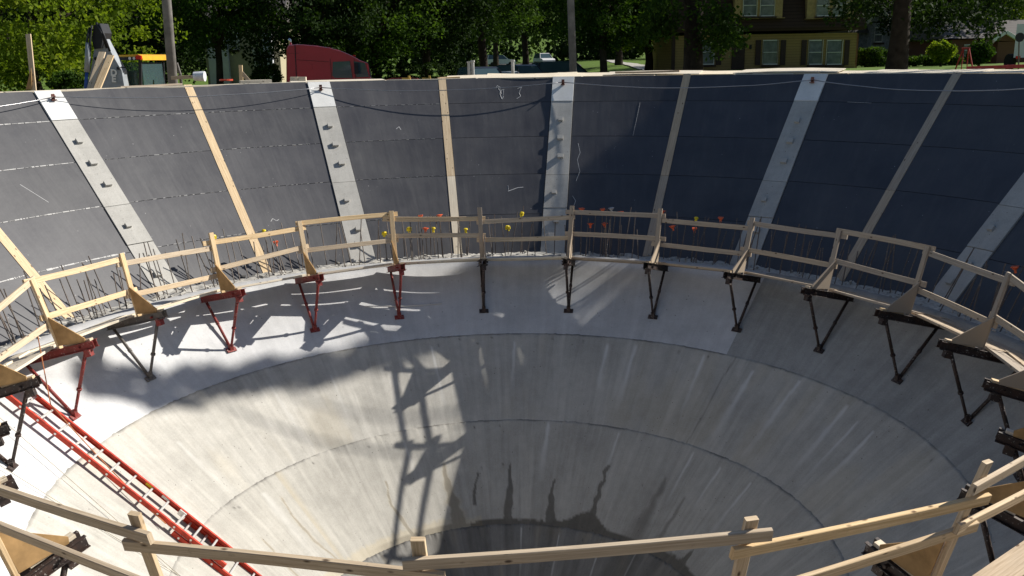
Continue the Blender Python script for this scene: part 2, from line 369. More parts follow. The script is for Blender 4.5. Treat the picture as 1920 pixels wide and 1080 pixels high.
def lift(i, a0, a1, mat, name, label):
    zt, zb = RINGS[i], RINGS[i+1]; n = int((zt-zb)/.027)
    az = azs[(azs >= a0) & (azs <= a1)]; zz = np.concatenate([[zt], np.linspace(zt, zb, n)])
    A, Z = np.meshgrid(az, zz); off = [0, .014, .026, .040][i]
    wob = (fbm(A*.25, Z*2.5, 2+i, 3)-.5)*.02
    edge = (fbm(A*1.3, Z*0, 8+i, 4)-.5)*.035*(1 if i else 0)
    zsh = Z+edge*np.exp(-(zt-Z)/.05) if i else Z
    R = Rc(Z)-off-wob*np.clip((zt-Z)*6, 0, 1); R[0] += .10
    V = np.stack([R*np.sin(np.radians(A)), R*np.cos(np.radians(A)), zsh+10.2], -1).reshape(-1, 3)
    r, c = A.shape; I, J = np.meshgrid(np.arange(r-1), np.arange(c-1), indexing='ij')
    F = np.stack([I*c+J, I*c+J+1, (I+1)*c+J+1, (I+1)*c+J], -1).reshape(-1, 4)
    me = fast_mesh(name, V, F, True)
    uv = me.uv_layers.new(name='UVMap'); U = np.stack([np.radians(A)*6.0, Z*1.486], -1).reshape(-1, 2)
    uv.data.foreach_set('uv', U[F.ravel()].astype(np.float32).ravel())
    wet = np.zeros_like(A); white = np.zeros_like(A); dark = np.zeros_like(A); warm = np.zeros_like(A)
    if i == 2:
        for s_, (p, t, b) in enumerate(WET): wet = np.maximum(wet, stain(A, Z, p, t, b, .15 if s_ not in (4, 6) else .8, s_*3+1, .9)*(.9 if s_ not in (4, 6) else .55))
        for s_, (p, t, b) in enumerate(WET_SUN): wet = np.maximum(wet, .55*stain(A, Z, p, t, b, .2, s_*3+31)); warm = np.maximum(warm, .6*stain(A, Z, p, t*1.6, b*1.3, .5, s_*3+31))
        th = .02+.07*fbm(A*.11, A*0, 4, 3)+.20*np.exp(-((A-26)/5)**2)+.05*np.exp(-((A-56)/9)**2)+.02*vn(A*1.3, A*0)
        wet = np.maximum(wet, (1-sst(th*.85, th, Z-RINGS[3]))*sst(-50, -35, A)*(1-.45*(A < -12)))
        warm = np.maximum(warm, (1-sst(th*1.5, th*2.2, Z-RINGS[3]))*(A < -8)*.8)
        warm = np.maximum(warm, .35*(1-sst(.3, 1.2, np.abs(A+56.5)))); warm = np.maximum(warm, .6*(1-sst(.35, .7, np.abs(A+58.3+Z*.2))))
    if i == 3:
        wet = .25+.45*sst(.3, .75, fbm(A*.22, Z*.9, 6)); warm = .3*sst(.5, .7, fbm(A*.2, Z*1.0, 9))
        wet *= sst(-60, -20, A)*.7+.3
    if i == 1: warm = .35*sst(.55, .75, fbm(A*.16, Z*.8, 12))
    for s_, (a, z0, z1, hw) in enumerate(WHITE):
        white = np.maximum(white, (.62 if a > -20 else .28)*stain(A, Z, [(a, z0), (a+rng.uniform(-.6, .6), z1)], hw*.5, hw*1.1, .7, s_+70, .2)*np.clip((Z-z1)/(z0-z1), 0, 1)**.7)
    for (a, z) in HOLES: dark = np.maximum(dark, np.exp(-(((A-a)*.11)**2+((Z-z)*1.4)**2)/.02**2))
    if i:                                                            # broken dark line along the pour joint
        e = zt-Z; dark = np.maximum(dark, (1-sst(.0, .012+.03*fbm(A*1.7, A*0, 51+i), e))*(.10+.45*sst(.35, .7, fbm(A*.23, A*0, 21+i))))
    else:
        dark = np.maximum(dark, .35*(1-sst(.0, .12, zt-Z)))
    dark = np.maximum(dark, .55*(1-sst(.10, .22, np.abs(A-45.2-(vn(Z*5, 3)-.5)*.5-(Z+5.47)*.6)))*(i == 1)*(.45+.55*vn(Z*9, 3)))
    for nm, a in (('wet', wet), ('white', white), ('dark', dark), ('warm', warm)): fattr(me, nm, a)
    o = link(name, me, mat, basin); o['label'] = label
    return o
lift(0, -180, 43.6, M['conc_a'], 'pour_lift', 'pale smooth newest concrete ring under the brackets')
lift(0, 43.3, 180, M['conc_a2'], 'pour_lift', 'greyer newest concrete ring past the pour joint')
lift(1, -180, 180, M['conc_b'], 'pour_lift', 'beige second concrete ring with white runs')
lift(2, -180, 180, M['conc_c'], 'pour_lift', 'third concrete ring with dark wet runs')
lift(3, -180, 180, M['conc_d'], 'pour_lift', 'dark damp lowest concrete ring')
m = MB(); rb = Rc(RINGS[4])-.04; m.add([(rb*math.sin(rad(a)), rb*math.cos(rad(a)), .0) for a in range(0, 360, 6)], [list(range(60))[::-1]])
m.build('basin_floor', M['conc_d'], basin)
# the rough top of the newest ring
az = np.arange(-180, 180.1, .5); rr = np.linspace(Rc(LIP)-.01, Rp(-4.2)+.12, 9); A, R = np.meshgrid(az, rr)
Zl = LIP-.02+(fbm(A*.8, R*6, 41)-.5)*.11+(fbm(A*3, R*14, 44)-.5)*.05; Zl[0] = LIP-.03
V = np.stack([R*np.sin(np.radians(A)), R*np.cos(np.radians(A)), Zl+10.2], -1).reshape(-1, 3); r, c = A.shape
I, J = np.meshgrid(np.arange(r-1), np.arange(c-1), indexing='ij')
F = np.stack([I*c+J, (I+1)*c+J, (I+1)*c+J+1, I*c+J+1], -1).reshape(-1, 4)
o = link('ledge', fast_mesh('ledge', V, F), M['rubble'], basin); o['label'] = 'rough uneven top of the newest concrete ring'
m = MB()
for i in range(260):
    a = rng.uniform(-110, 110); R = rng.uniform(7.62, 8.1); s = rng.uniform(.012, .035); c = pt(a, R, LIP+.0+s*.2+10.2)
    ax = Matrix.Rotation(rng.uniform(0, 6), 3, Vector((rng.random(), rng.random(), rng.random()+.1)).normalized())
    m.box(c, (s*rng.uniform(1, 3), s*1.3, s*.8), [ax @ Vector(v) for v in ((1, 0, 0), (0, 1, 0), (0, 0, 1))])
tag(m.build('rubble', M['rubble'], basin), kind='stuff')
# starter bars
bar = MB().tube([(0, 0, -.06), (0, 0, 1)], .0105, 5)
bar_me = bar.build('rebar', M['rebar'], basin).data; first_bar = bpy.data.objects['rebar']
BARS = []
def rebar(az, R, ln, lean, side):
    o = first_bar if not BARS else link('rebar', bar_me, None, basin)
    d = Vector((side, math.sin(lean), math.cos(lean))).normalized()
    d = Matrix.Rotation(rad(-az), 3, 'Z') @ d
    o.location = pt(az, R, LIP-.03+10.2); o.rotation_mode = 'QUATERNION'; o.rotation_quaternion = d.to_track_quat('Z', 'Y'); o.scale = (1, 1, ln)
    BARS.append(o); return pt(az, R, LIP-.03)+d*ln
def cyl_hit(px, py, R):
    d = (FWD+RT*((px-960)/FPX)+UPV*((540-py)/FPX)); a = d.x**2+d.y**2; b = 2*(CAM.x*d.x+CAM.y*d.y); c = CAM.x**2+CAM.y**2-R*R
    t = (-b+math.sqrt(b*b-4*a*c))/(2*a); return CAM+d*t
CAPS = [('y', 400, 440), ('y', 495, 430), ('y', 720, 434), ('y', 767, 426), ('y', 812, 426), ('y', 873, 428), ('y', 952, 423), ('y', 979, 397), ('y', 1307, 407),
        ('o', 518, 453), ('o', 797, 428), ('o', 825, 403), ('o', 788, 404), ('o', 1092, 391), ('o', 1130, 392), ('o', 1164, 397), ('o', 1107, 419), ('o', 1134, 419), ('o', 1243, 397), ('o', 1352, 408), ('o', 1303, 428), ('o', 1262, 424), ('o', 1903, 500), ('g', 1147, 390)]
tips = []
for c, px, py in CAPS:
    p = cyl_hit(px, py, 8.12); a = math.degrees(math.atan2(p.x, p.y)); ln = (p.z-LIP)/math.cos(.30); tips.append((c, rebar(a, 8.12-ln*math.sin(.30), ln, .30, rng.uniform(-.02, .02)), a))
a = -104.0
while a < 104:
    rebar(a+rng.uniform(-.5, .5), rng.choice([7.72, 7.95])+rng.uniform(-.03, .03), rng.uniform(.62, 1.12), rng.gauss(.33, .09), rng.gauss(0, .09))
    a += rng.choice([.5, .8, 1.1, 1.7])
def cap_mesh(kind):
    m = MB()
    if kind == 'y':
        m.tube([(0, 0, -.09), (0, 0, .0)], .026, 8); m.tube([(0, 0, 0), (0, 0, .03)], [.05, .035], 8); m.box((0, 0, -.02), (.11, .035, .07))
    else:
        m.tube([(0, 0, -.07), (0, 0, .0)], .022, 8); m.tube([(0, 0, -.01), (0, 0, .025)], [.035, .055], 10); m.box((0, 0, .03), (.10, .10, .014))
    return m
cm = {}
for c, p, a in tips:
    nm = {'y': 'yellow', 'o': 'orange', 'g': 'grey'}[c]
    if c not in cm:
        o = cap_mesh(c).build('rebar_cap', M['cap_'+nm]); cm[c] = o.data
    else: o = link('rebar_cap', cm[c], None)
    o.location = p; o.rotation_euler = (rng.uniform(-.2, .2), rng.uniform(-.2, .2), rng.uniform(0, 3))
    tag(o, {'y': 'bright yellow plastic safety cap on the tip of a starter bar', 'o': 'orange mushroom shaped safety cap on the tip of a starter bar', 'g': 'single grey safety cap on a starter bar tip'}[c], 'rebar cap', None if c == 'g' else nm+' safety caps on the starter bars')

# ================================================================== THE FORMWORK LINING
SA0, SDA = 8.12, 14.82
ROWZ = [-.4724, -1.06, -1.84, -2.645, -3.46, -4.24]
form = thing('formwork_lining', 'sloping ring of dark film faced plywood form panels with timber battens', 'formwork', (0, 0, -4.25))
HW = {0: .275, 1: .092}                                              # half widths: concrete strip, timber batten
def cpatch(a0f, a1f, z0, z1, off, th, nseg, nz=1, uvo=(0, 0)):
    """slab on the formwork cone between azimuth functions a0f(z), a1f(z); off = height of its back over the cone"""
    m = MB(); zs = np.linspace(z0, z1, nz+1)
    def P(a, z, h): return pt(a, Rp(z)-h*.705, z+h*.709+4.25)
    def grid(h): return [[P(a0f(z)+(a1f(z)-a0f(z))*j/nseg, z, h) for j in range(nseg+1)] for z in zs]
    T = grid(off+th); B = grid(off)
    def UV(j, i): return (rad(a0f(zs[i])+(a1f(zs[i])-a0f(zs[i]))*j/nseg)*Rp(zs[i])+uvo[0], zs[i]*1.41+uvo[1])
    for i in range(nz):
        for j in range(nseg):
            m.add([T[i][j], T[i+1][j], T[i+1][j+1], T[i][j+1]], [(0, 1, 2, 3)], [[UV(j, i), UV(j, i+1), UV(j+1, i+1), UV(j+1, i)]])
    for j in range(nseg):
        m.add([T[0][j], T[0][j+1], B[0][j+1], B[0][j]], [(0, 1, 2, 3)]); m.add([T[nz][j], B[nz][j], B[nz][j+1], T[nz][j+1]], [(0, 1, 2, 3)])
    for i in range(nz):
        m.add([T[i][0], B[i][0], B[i+1][0], T[i+1][0]], [(0, 1, 2, 3)]); m.add([T[i][nseg], T[i+1][nseg], B[i+1][nseg], B[i][nseg]], [(0, 1, 2, 3)])
    return m
KS = list(range(-11, 12))
pm = {}
for kk in KS:
    kind = kk % 2
    for row in range(5):
        key = (kind, row)
        g = .007
        if key not in pm:
            l, r = HW[kind], HW[1-kind]; z0, z1 = ROWZ[row]-.004, ROWZ[row+1]+.004
            mesh = cpatch(lambda z: math.degrees((l+g)/Rp(z)), lambda z: SDA-math.degrees((r+g)/Rp(z)), z0, z1, .0, .018, 8, 1)
            o = mesh.build('panel', M['panel'], form); pm[key] = o.data
        else: o = link('panel', pm[key], None, form)
        o.rotation_euler = (0, 0, -rad(SA0+SDA*kk))
        o.delta_location = pt(SA0+SDA*kk+7.4, rng.uniform(-.005, .004), 0)
        if row and kk in (-6, -5, -4, -3, -2):                       # mortar squeezed out of the seams on the sunny side
            z = ROWZ[row]; m = MB(); a0 = SA0+SDA*kk+math.degrees(HW[kind]/Rp(z))+.1; a1 = SA0+SDA*(kk+1)-math.degrees(HW[1-kind]/Rp(z))-.1; t = a0
            heavy = {-6: .011, -5: .009, -4: .0035, -3: .003, -2: .002}[kk]*(1.5 if row == 4 and kk < -4 else 1)
            while t < a1:
                L = rng.uniform(.1, .8)*(1 if kk < -4 else .8)
                if t+L > a1: break
                h = heavy*rng.uniform(.25, 1.7)
                q = [pt(t, Rp(z)-.014, z+.014+4.25), pt(t+L, Rp(z)-.014, z+.014+4.25)]
                m.beam(q[0], q[1], 2*h, .012, up=(q[0].x*.1, q[0].y*.1, .8), ch=.002)
                if kk == -6 and row == 4:
                    for s in range(3): m.beam(q[0]+Vector((0, 0, -.03*s)), q[1]+Vector((0, 0, -.03*s-.02)), .012, .008, up=(q[0].x*.1, q[0].y*.1, .8), ch=.001)
                t += L+(rng.uniform(.0, .12) if kk < -4 else rng.uniform(.05, .9))
            if m.v: m.build('mortar_seam', M['mortar'], form)
for i, kk in enumerate(KS):
    if kk % 2 == 1:
        z1 = -2.66 if kk in (-1, 1, 3) else -4.2
        for z0_, z1_, mt in ((ROWZ[0]+.02, z1, 'wood'), (z1, -4.22, 'wood_pale')):
            if z0_-z1_ < .1: continue
            mesh = cpatch(lambda z: -math.degrees(.092/Rp(z)), lambda z: math.degrees(.092/Rp(z)), z0_, z1_+.006, .006, .022, 1, 8)
            # grain runs down the batten
            mesh.uv = [[(v, u) for (u, v) in q] if q else None for q in mesh.uv]
            o = mesh.build('batten', M[mt if kk < 0 else 'wood_old_shaded'], form); o.rotation_euler = (0, 0, -rad(SA0+SDA*kk))
bk = cpatch(lambda z: -180.0, lambda z: 180.0, ROWZ[0], -4.5, -.06, .05, 180, 6); bk.build('backing', M['backing'], form)
# chalk scribbles and scratches on the panels
def chalk(pts, wd=.012):
    m = MB()
    for a, b in zip(pts[:-1], pts[1:]):
        P = [pt(q[0], Rp(q[1])-.705*.021, q[1]+.709*.021+4.25) for q in (a, b)]
        m.beam(P[0], P[1], wd, .003, up=(P[0].x*.085, P[0].y*.085, .85), ch=.0005)
    m.build('chalk_mark', M['chalk'], form)
chalk([(-.2, -.72), (-.0, -.66), (.35, -.70), (.3, -.85), (.55, -.98), (.75, -.92)]); chalk([(.1, -.70), (.45, -.86), (.42, -.78), (.8, -.75), (.62, -.98)]); chalk([(2.5, -.74), (3.0, -.70), (2.7, -.84), (2.9, -.92), (2.4, -.98)])
chalk([(1.2, -3.0), (1.6, -2.98), (2.6, -2.93), (3.4, -2.92)], .018); chalk([(1.3, -3.0), (1.2, -2.88)]); chalk([(17.9, -1.1), (17.7, -1.84)], .006)
chalk([(10.6, -2.0), (11.0, -2.2), (10.7, -2.35), (11.2, -2.6), (10.8, -2.8)], .008); chalk([(10.5, -3.1), (11.0, -3.2), (10.6, -3.4)], .008); chalk([(42.5, -1.06), (45.2, -1.07)], .006)
chalk([(-33, -3.3), (-32.6, -3.25), (-32.2, -3.3), (-31.8, -3.28)]); chalk([(-13.2, -1.6), (-12.8, -1.55), (-12.6, -1.62)]); chalk([(-60, -2.1), (-58.4, -2.45)], .01)

# concrete strips between the panels
proto = None
for kk in [q for q in KS if q % 2 == 0]:
    aZ = SA0+SDA*kk
    if proto is None:
        proto = thing('concrete_strip', 'pale concrete strip with cast nubs running down between dark form panels', 'concrete strip', (0, 0, -4.25), 0, 'concrete strips between the form panels')
        hwf = lambda s: (lambda z: s*math.degrees(.268/Rp(z)))
        for z0, z1, mt, th in ((-.49, -1.06, 'conc_patch', .05), (-1.068, -2.672, 'conc_strip', .040), (-2.682, -3.35, 'conc_strip', .045), (-3.36, -4.22, 'conc_strip', .037)):
            cpatch(hwf(-1), hwf(1), z0, z1, .0, th, 3, 10, (z0*3, 0)).build('slab', M[mt], proto)
        for z in (-1.49, -1.90, -2.30, -3.05, -3.62, -3.9):
            n = Vector((0, -.705, .709)); D = Vector((0, .709, .705)); m = MB()
            c = Vector((rng.uniform(-.05, .05), Rp(z)-.705*.068, z+.709*.068+4.25)); m.box(c, (rng.uniform(.10, .15), rng.uniform(.08, .12), .07), (Vector((1, 0, 0)), D, n)); m.build('cast_nub', M['conc_strip'], proto)
        o = MB(); c = Vector((0, Rp(-.66)-.705*.10, -.66+.709*.10+4.25)); o.box(c, (.07, .018, .14)); o.box(c+Vector((0, -.03, -.05)), (.10, .06, .018)); o.tube([c+Vector((0, .07, -.06)), c+Vector((0, -.09, .03))], .014, 8); o.build('anchor', M['anchor'], proto)
        t = proto
    else: t = copy_tree(proto)
    t.rotation_euler = (0, 0, -rad(aZ))
    lb = {-4: 'sunlit concrete strip running down between panels below the upright timber stake', -2: 'sunlit concrete strip with nubs below the red truck', 0: 'concrete strip with shadow casting nubs below the pole by the road',
          2: 'blue shaded concrete strip with nubs below the yellow house', 4: 'shaded concrete strip running down below the brick house'}.get(kk)
    t['label'] = lb or 'pale concrete strip with cast nubs running down between dark form panels'
# the cable strung from anchor to anchor
ev = [q for q in KS if q % 2 == 0]
for n, kk in enumerate(ev[:-1]):
    P = [pt(SA0+SDA*q, Rp(-.66)-.085, -.66+.075) for q in (kk, kk+2)]
    m = MB(); sg = {-6: .18, -4: .10, -2: .14, 0: .16, 2: .20}.get(kk, .15)
    m.tube([P[0].lerp(P[1], t)-Vector((0, 0, sg*4*t*(1-t)+rng.uniform(-.006, .006))) for t in np.linspace(0, 1, 15)], .011, 5)
    tag(m.build('cable', M['wire'], smooth=True), {-6: 'cable running off from the strip below the timber stake, away from the truck', -4: 'cable sagging between the strips below the stake and the red truck', -2: 'cable sagging between the strips below the red truck and the road pole', 0: 'cable sagging between the strips below the road pole and the yellow house', 2: 'cable sagging between the strips below the yellow house and the brick house'}.get(kk, 'thin steel cable sagging between two concrete strip anchors near the rim'), 'cable', 'cables slung round the rim')

# ================================================================== BRACKETS, WALKWAY, GUARDRAIL
DA, A0 = math.degrees(.2704), math.degrees(-.0582)
BAZ = {q: A0+DA*q for q in range(-11, 12)}; BAZ[-11] = -175.6; BAZ[-10] = -159.2; BAZ[10] = 150.4
FR, FZ = 6.533, -5.10
BD = Vector((0, .9685, -.2490)); BN = Vector((0, .2490, .9685))     # along the beam (outward) and square to it
INN = Vector((0, -.38, 1.14)); WEND = Vector((0, .75, .85)); XA = Vector((1, 0, 0))
def bracket(matn, clampn, label, group):
    t = thing('steel_bracket', label, 'bracket', (0, 0, 0), 0, group)
    for s in (-1, 1):
        m = MB(); m.beam(INN-BD*.13+XA*(s*.045), WEND+BD*.02+XA*(s*.045), .115, .008, up=BN, ch=.001)
        for e in (-1, 1): m.beam(INN-BD*.13+XA*(s*.062)+BN*(e*.054), WEND+BD*.02+XA*(s*.062)+BN*(e*.054), .008, .036, up=BN, ch=.001)
        m.build('beam', M[matn], t)
    m = MB(); top = INN+BD*.03-BN*.02; d = (Vector((0, 0, .03))-top)
    m.tube([top, top+d*.62], .027, 10); m.tube([top+d*.60, Vector((0, 0, .03))], .023, 8); m.tube([top+d*.60, top+d*.63], .040, 8); m.build('front_leg', M[matn], t, True)
    m = MB(); top = WEND-BD*.05-BN*.02; d = (Vector((0, .01, .03))-top); m.tube([top, top+d], .026, 8); m.tube([top+d*.45, top+d*.5], .034, 8); m.build('wall_leg', M[matn], t, True)
    m = MB(); n = Vector((0, -.673, .740)); D = Vector((0, .740, .673)); m.box(n*.016, (.19, .09, .02), (XA, D, n)); m.build('foot_plate', M[matn], t)
    m = MB(); m.box(Vector((0, 0, .05)), (.07, .07, .13)); m.build('foot_shoe', M[matn], t)
    m = MB(); c = INN+BD*.03-BN*.12; m.box(c+BN*.015, (.085, .10, .12), (XA, BD, BN)); m.box(c+BN*.06-BD*.03, (.15, .05, .04), (XA, BD, BN)); m.build('clamp', M[clampn], t)
    for s in (-1, 1): m = MB(); m.tube([INN+XA*(s*.05)+BD*.1, INN+XA*(s*.095)+BD*.1], .018, 6); m.build('bolt', M[clampn], t)
    return t
pr = {'r': bracket('red_steel', 'red_steel', 'rusty red triangular steel bracket propping the walkway off the concrete', 'red steel brackets under the walkway'),
      'g': bracket('grey_steel', 'red_steel', 'grey legged triangular bracket with a red clamp between red brackets', None),
      'b': bracket('brown_steel', 'brown_steel', 'dark brown triangular steel bracket propping the walkway off the concrete', 'dark brown steel brackets under the walkway')}
used = set()
for q in range(-11, 12):
    kd = {-5: 'r', -4: 'g', -3: 'r', -2: 'r', -1: 'r'}.get(q, 'b')
    t = pr[kd] if kd not in used else copy_tree(pr[kd]); used.add(kd)
    nth = ['first', 'second', 'third', 'fourth', 'fifth', 'sixth', 'seventh', 'eighth', 'ninth', 'tenth', 'eleventh', 'twelfth']
    t['label'] = {-5: 'rusty red steel bracket over the concrete by the top of the ladder', -4: 'grey legged steel bracket with a red clamp between two red ones', -3: 'rusty red steel bracket right next to the grey legged bracket', -2: 'middle one of the three red brackets in a row', -1: 'red steel bracket next to the dark brown ones, loose wire behind it'}.get(
        q, f'dark brown steel bracket, {nth[q]} along from the red ones' if q >= 0 else f'dark brown steel bracket, {nth[-6-q]} past the red one by the ladder')
    t.location = pt(BAZ[q], FR, FZ); t.rotation_euler = (rng.uniform(-.006, .006), rng.uniform(-.012, .012), -rad(BAZ[q]+(rng.uniform(-1.6, 1.6) if abs(q) < 7 else 0)))
# guardrail
rail = thing('timber_guardrail', 'nailed timber guardrail with two rails circling the basin mouth', 'guardrail', (0, 0, -3.97))
def gp(az, s, dr=0.0): return pt(az, 6.62+.2540*s+dr, .9672*s)
nb = list(range(-11, 12)); order = nb+[-11]
TOP = {(-6, -5): (.72, 1.0), (-5, -4): (1.0, .92), (-4, -3): (.84, .76), (-3, -2): (.87, .88), (-2, -1): (.98, .98), (-1, 0): (.89, .80), (0, 1): (.73, .81), (1, 2): (.92, .91), (2, 3): (.82, .82), (3, 4): (.92, .92), (4, 5): (1.0, 1.03), (5, 6): (.96, .94), (6, 7): (1.0, .9),
       (-11, -10): (.87, .89), (-10, -9): (1.0, 1.03), (11, -11): (1.03, .98), (10, 11): (.82, .91), (9, 10): (.95, .97)}
MID = {(-6, -5): (.23, .32), (-5, -4): (.44, .37), (-4, -3): (.31, .26), (-3, -2): (.38, .51), (-2, -1): (.44, .45), (-1, 0): (.54, .45), (0, 1): (.36, .39), (1, 2): (.47, .45), (2, 3): (.34, .33), (3, 4): (.41, .39), (4, 5): (.48, .47), (5, 6): (.36, .32),
       (-10, -9): (.50, .60), (-9, -8): (.52, .52), (10, 11): (.55, .46), (9, 10): (.46, .60), (-11, -10): (.45, .42), (11, -11): (.45, .5)}
seed = 0
for q in nb:
    az = BAZ[q]; tall = 1.15 if q in (-11, -10, 11, 10, -9) else (1.17 if abs(q) > 8 else rng.uniform(1.02, 1.07)); seed += 1
    tl = rng.uniform(-.35, .35)
    near = abs(q) > 7
    m = MB(); U = Matrix.Rotation(rad(-az), 3, 'Z') @ Vector((1, 0, 0))
    m.beam(gp(az, -.07), gp(az+tl, tall), .089, .04, up=U, ch=.004, n=4, bow=.006, seed=seed)
    m.build('post', M['wood' if q < 0 or near else 'wood_old_shaded'], rail)
    # plywood gusset beside the post
    m = MB(); sgn = -1 if q < 0 else 1
    A = gp(az, .0, -.02); B = gp(az, rng.uniform(.42, .52), -.02); Cc = pt(az, 6.17, -3.90+3.97); D2 = pt(az, 6.17, -3.84+3.97)
    m.prism([A, B, D2, Cc], U*(.018)); m.v = [tuple(Vector(v)+U*(.048*sgn)) for v in m.v]
    m.build('gusset', M['ply_raw' if q < 0 or near else 'wood_old_shaded'], rail)
    m = MB(); m.beam(pt(az, 6.10, -3.868+3.97)+U*.01, pt(az, 6.50, -3.968+3.97)+U*.01, .085, .035, up=U, ch=.003, seed=seed+90); m.build('sill_block', M['wood_pale' if near else 'wood'], rail)
for a, b in zip(order[:-1], order[1:]):
    aa, ab = BAZ[a], BAZ[b]
    if ab < aa: ab += 360
    par = seed % 2; seed += 1
    for lvl, TB in ((0, TOP), (1, MID)):
        h0, h1 = TB.get((a, b), (rng.uniform(.84, .98), rng.uniform(.84, .98)) if lvl == 0 else (rng.uniform(.36, .5), rng.uniform(.36, .5)))
        dr = .042
        P, Q = gp(aa, h0, dr), gp(ab, h1, dr); d = (Q-P).normalized(); e0, e1 = rng.uniform(.05, .17), rng.uniform(.05, .17); seed += 1
        if a in (10, 11, -11, -10, 9): e0, e1 = .14, .12
        m = MB(); m.beam(P-d*e0, Q+d*e1, .089, .038, up=Vector((P.x*.035, P.y*.035, .97)), ch=.004, n=6, bow=.012, seed=seed)
        m.build('rail', M['wood' if (a < 1 or abs(a) > 7) else 'wood_old_shaded'], rail)  # rails on the shaded side carry that shade in their colour
# walkway planks
walk = thing('plank_walkway', 'narrow walkway of worn planks laid on the brackets', 'walkway', (0, 0, -4.05))
for a, b in zip(order[:-1], order[1:]):
    aa, ab = BAZ[a], BAZ[b]
    if ab < aa: ab += 360
    for j, Rr_ in enumerate((6.83, 7.06, 7.29)):
        if rng.random() < .12 and j == 1: continue
        zz = -3.96-.257*(Rr_-6.15)+.064+.021+4.05
        ex = rng.uniform(.5, 1.6); st = (.021 if (a+j) % 2 else 0)*1.1
        P, Q = pt(aa-ex*.4, Rr_+rng.uniform(-.03, .03), zz+st), pt(ab+ex*.4, Rr_+rng.uniform(-.03, .03), zz+.0225-st*.9+rng.uniform(0, .012)); seed += 1
        m = MB(); c = (P+Q)/2; nrm = Vector((c.x*.037, c.y*.037, .968)); m.beam(P, Q, .038 if j != 1 else .02, .215, up=nrm, ch=.003, n=3, bow=.006, seed=seed)
        m.build('plank', M['wood_pale' if (a < 1) else 'wood_old_shaded'], walk)

# ================================================================== LADDER AND ROPES
LA = -85.6
lad = thing('extension_ladder', 'long red fibreglass extension ladder lying down the sunlit concrete slope', 'ladder', pt(LA, Rc(-9.3), -9.3))
rd = pt(LA, 1, 0); gd = (rd*1.099+Vector((0, 0, 1))).normalized(); nrm = Vector((-rd.x*.673, -rd.y*.673, .740)); tg = gd.cross(nrm)
P0 = pt(LA, Rc(-4.42), -4.42)
def lp(s, x, h): return P0-gd*s+tg*x+nrm*h-lad.location
def section(s0, s1, wd, h, phase):
    for sg in (-1, 1):
        m = MB(); m.beam(lp(s0, sg*wd/2, h), lp(s1, sg*wd/2, h), .078, .012, up=nrm, ch=.002, n=4)
        for e in (-1, 1): m.beam(lp(s0, sg*(wd/2-.012), h+e*.035), lp(s1, sg*(wd/2-.012), h+e*.035), .008, .03, up=nrm, ch=.001)
        m.build('side_rail', M['ladder_red'], lad)
    s = s0+phase
    while s < s1-.1:
        m = MB(); m.tube([lp(s, -wd/2-.012, h), lp(s, wd/2+.012, h)], .018, 8); m.build('rung', M['alu'], lad); s += .3048
section(0, 4.15, .40, .135, .17); section(3.25, 7.0, .45, .052, .12)
for s, x, mt in ((2.55, .2, 'label_y'), (2.85, .2, 'label_w')):
    m = MB(); m.box(lp(s, x-.008, .135), (.002, .13, .05), (tg, gd, nrm)); m.build('sticker', M[mt], lad)
for sg in (-1, 1): m = MB(); m.box(lp(3.18, sg*.17, .12), (.03, .12, .09), (tg, gd, nrm)); m.build('rung_lock', M['alu'], lad)
def rope(name, pts, r, mat, label, sag=.1, grp=None):
    m = MB(); L = []
    for a, b in zip(pts[:-1], pts[1:]):
        for t in np.linspace(0, 1, 10): L.append(Vector(a).lerp(Vector(b), t)-Vector((0, 0, sag*4*t*(1-t))))
    m.tube(L, r, 5); tag(m.build(name, mat, smooth=True), label, 'rope', grp)
M['rope_or'] = plain('orange_rope', (.50, .20, .09), .9); M['rope_w'] = plain('pale_rope', (.50, .46, .38), .9)
def onc(az, z, h=.03): return pt(az, Rc(z)-h*.67, z+h*.74)
rope('hanging_rope', [pt(-83.5, 6.72, -3.62), onc(-84.2, -4.9, .2), onc(-88.5, -6.5, .12)], .008, M['rope_or'], 'thin orange rope hanging down over the red ladder', .05)
rope('guy_line', [onc(-98, -4.6, .05), onc(-97.5, -6.2), onc(-95, -8.0)], .005, M['rope_w'], 'thin pale line slanting down the sunlit concrete behind the ladder', .0)
rope('guy_line', [onc(-90.5, -4.5, .1), onc(-97, -6.9), onc(-101, -7.7)], .005, M['rope_w'], 'thin pale line crossing the concrete below the ladder', .0)
tag(MB().tube([onc(-24.2, -4.86, .02), onc(-17.5, -4.93, .02), onc(-10.8, -4.94, .02)], .010, 5).build('tie_wire', M['alu']), 'loose bright wire lying on the shaded concrete under a red bracket', 'wire')

# ================================================================== BOARDS AND CLUTTER ROUND THE RIM
def rim_board(a0, a1, R0, R1, z0, z1, wdt, th, mat, label, name='plank', grp='planks lying round the rim'):
    global seed
    seed += 1; P, Q = pt(a0, R0, z0), pt(a1, R1, z1); m = MB(); m.beam(P, Q, th, wdt, up=(0, 0, 1), ch=.003, n=3, bow=.008, seed=seed)
    c = (P+Q)/2; o = m.build(name, M[mat]); o.location = (0, 0, 0)
    return tag(o, label, 'plank' if name == 'plank' else 'plywood sheet', grp)
def G(a, R): return float(gz(R*math.sin(rad(a)), R*math.cos(rad(a))))
a = -66.0; i = 0
while a < 66:                                                        # top plate along the rim, board after board
    L = rng.uniform(6, 13); rim_board(a, a+L-.3, 12.0, 12.0, -.475+rng.uniform(0, .012), -.475+rng.uniform(0, .012), .19, .038, rng.choice(['wood', 'wood_pale', 'wood_pale', 'wood_old_shaded']), 'board laid flat along the top edge of the dark panels'); a += L
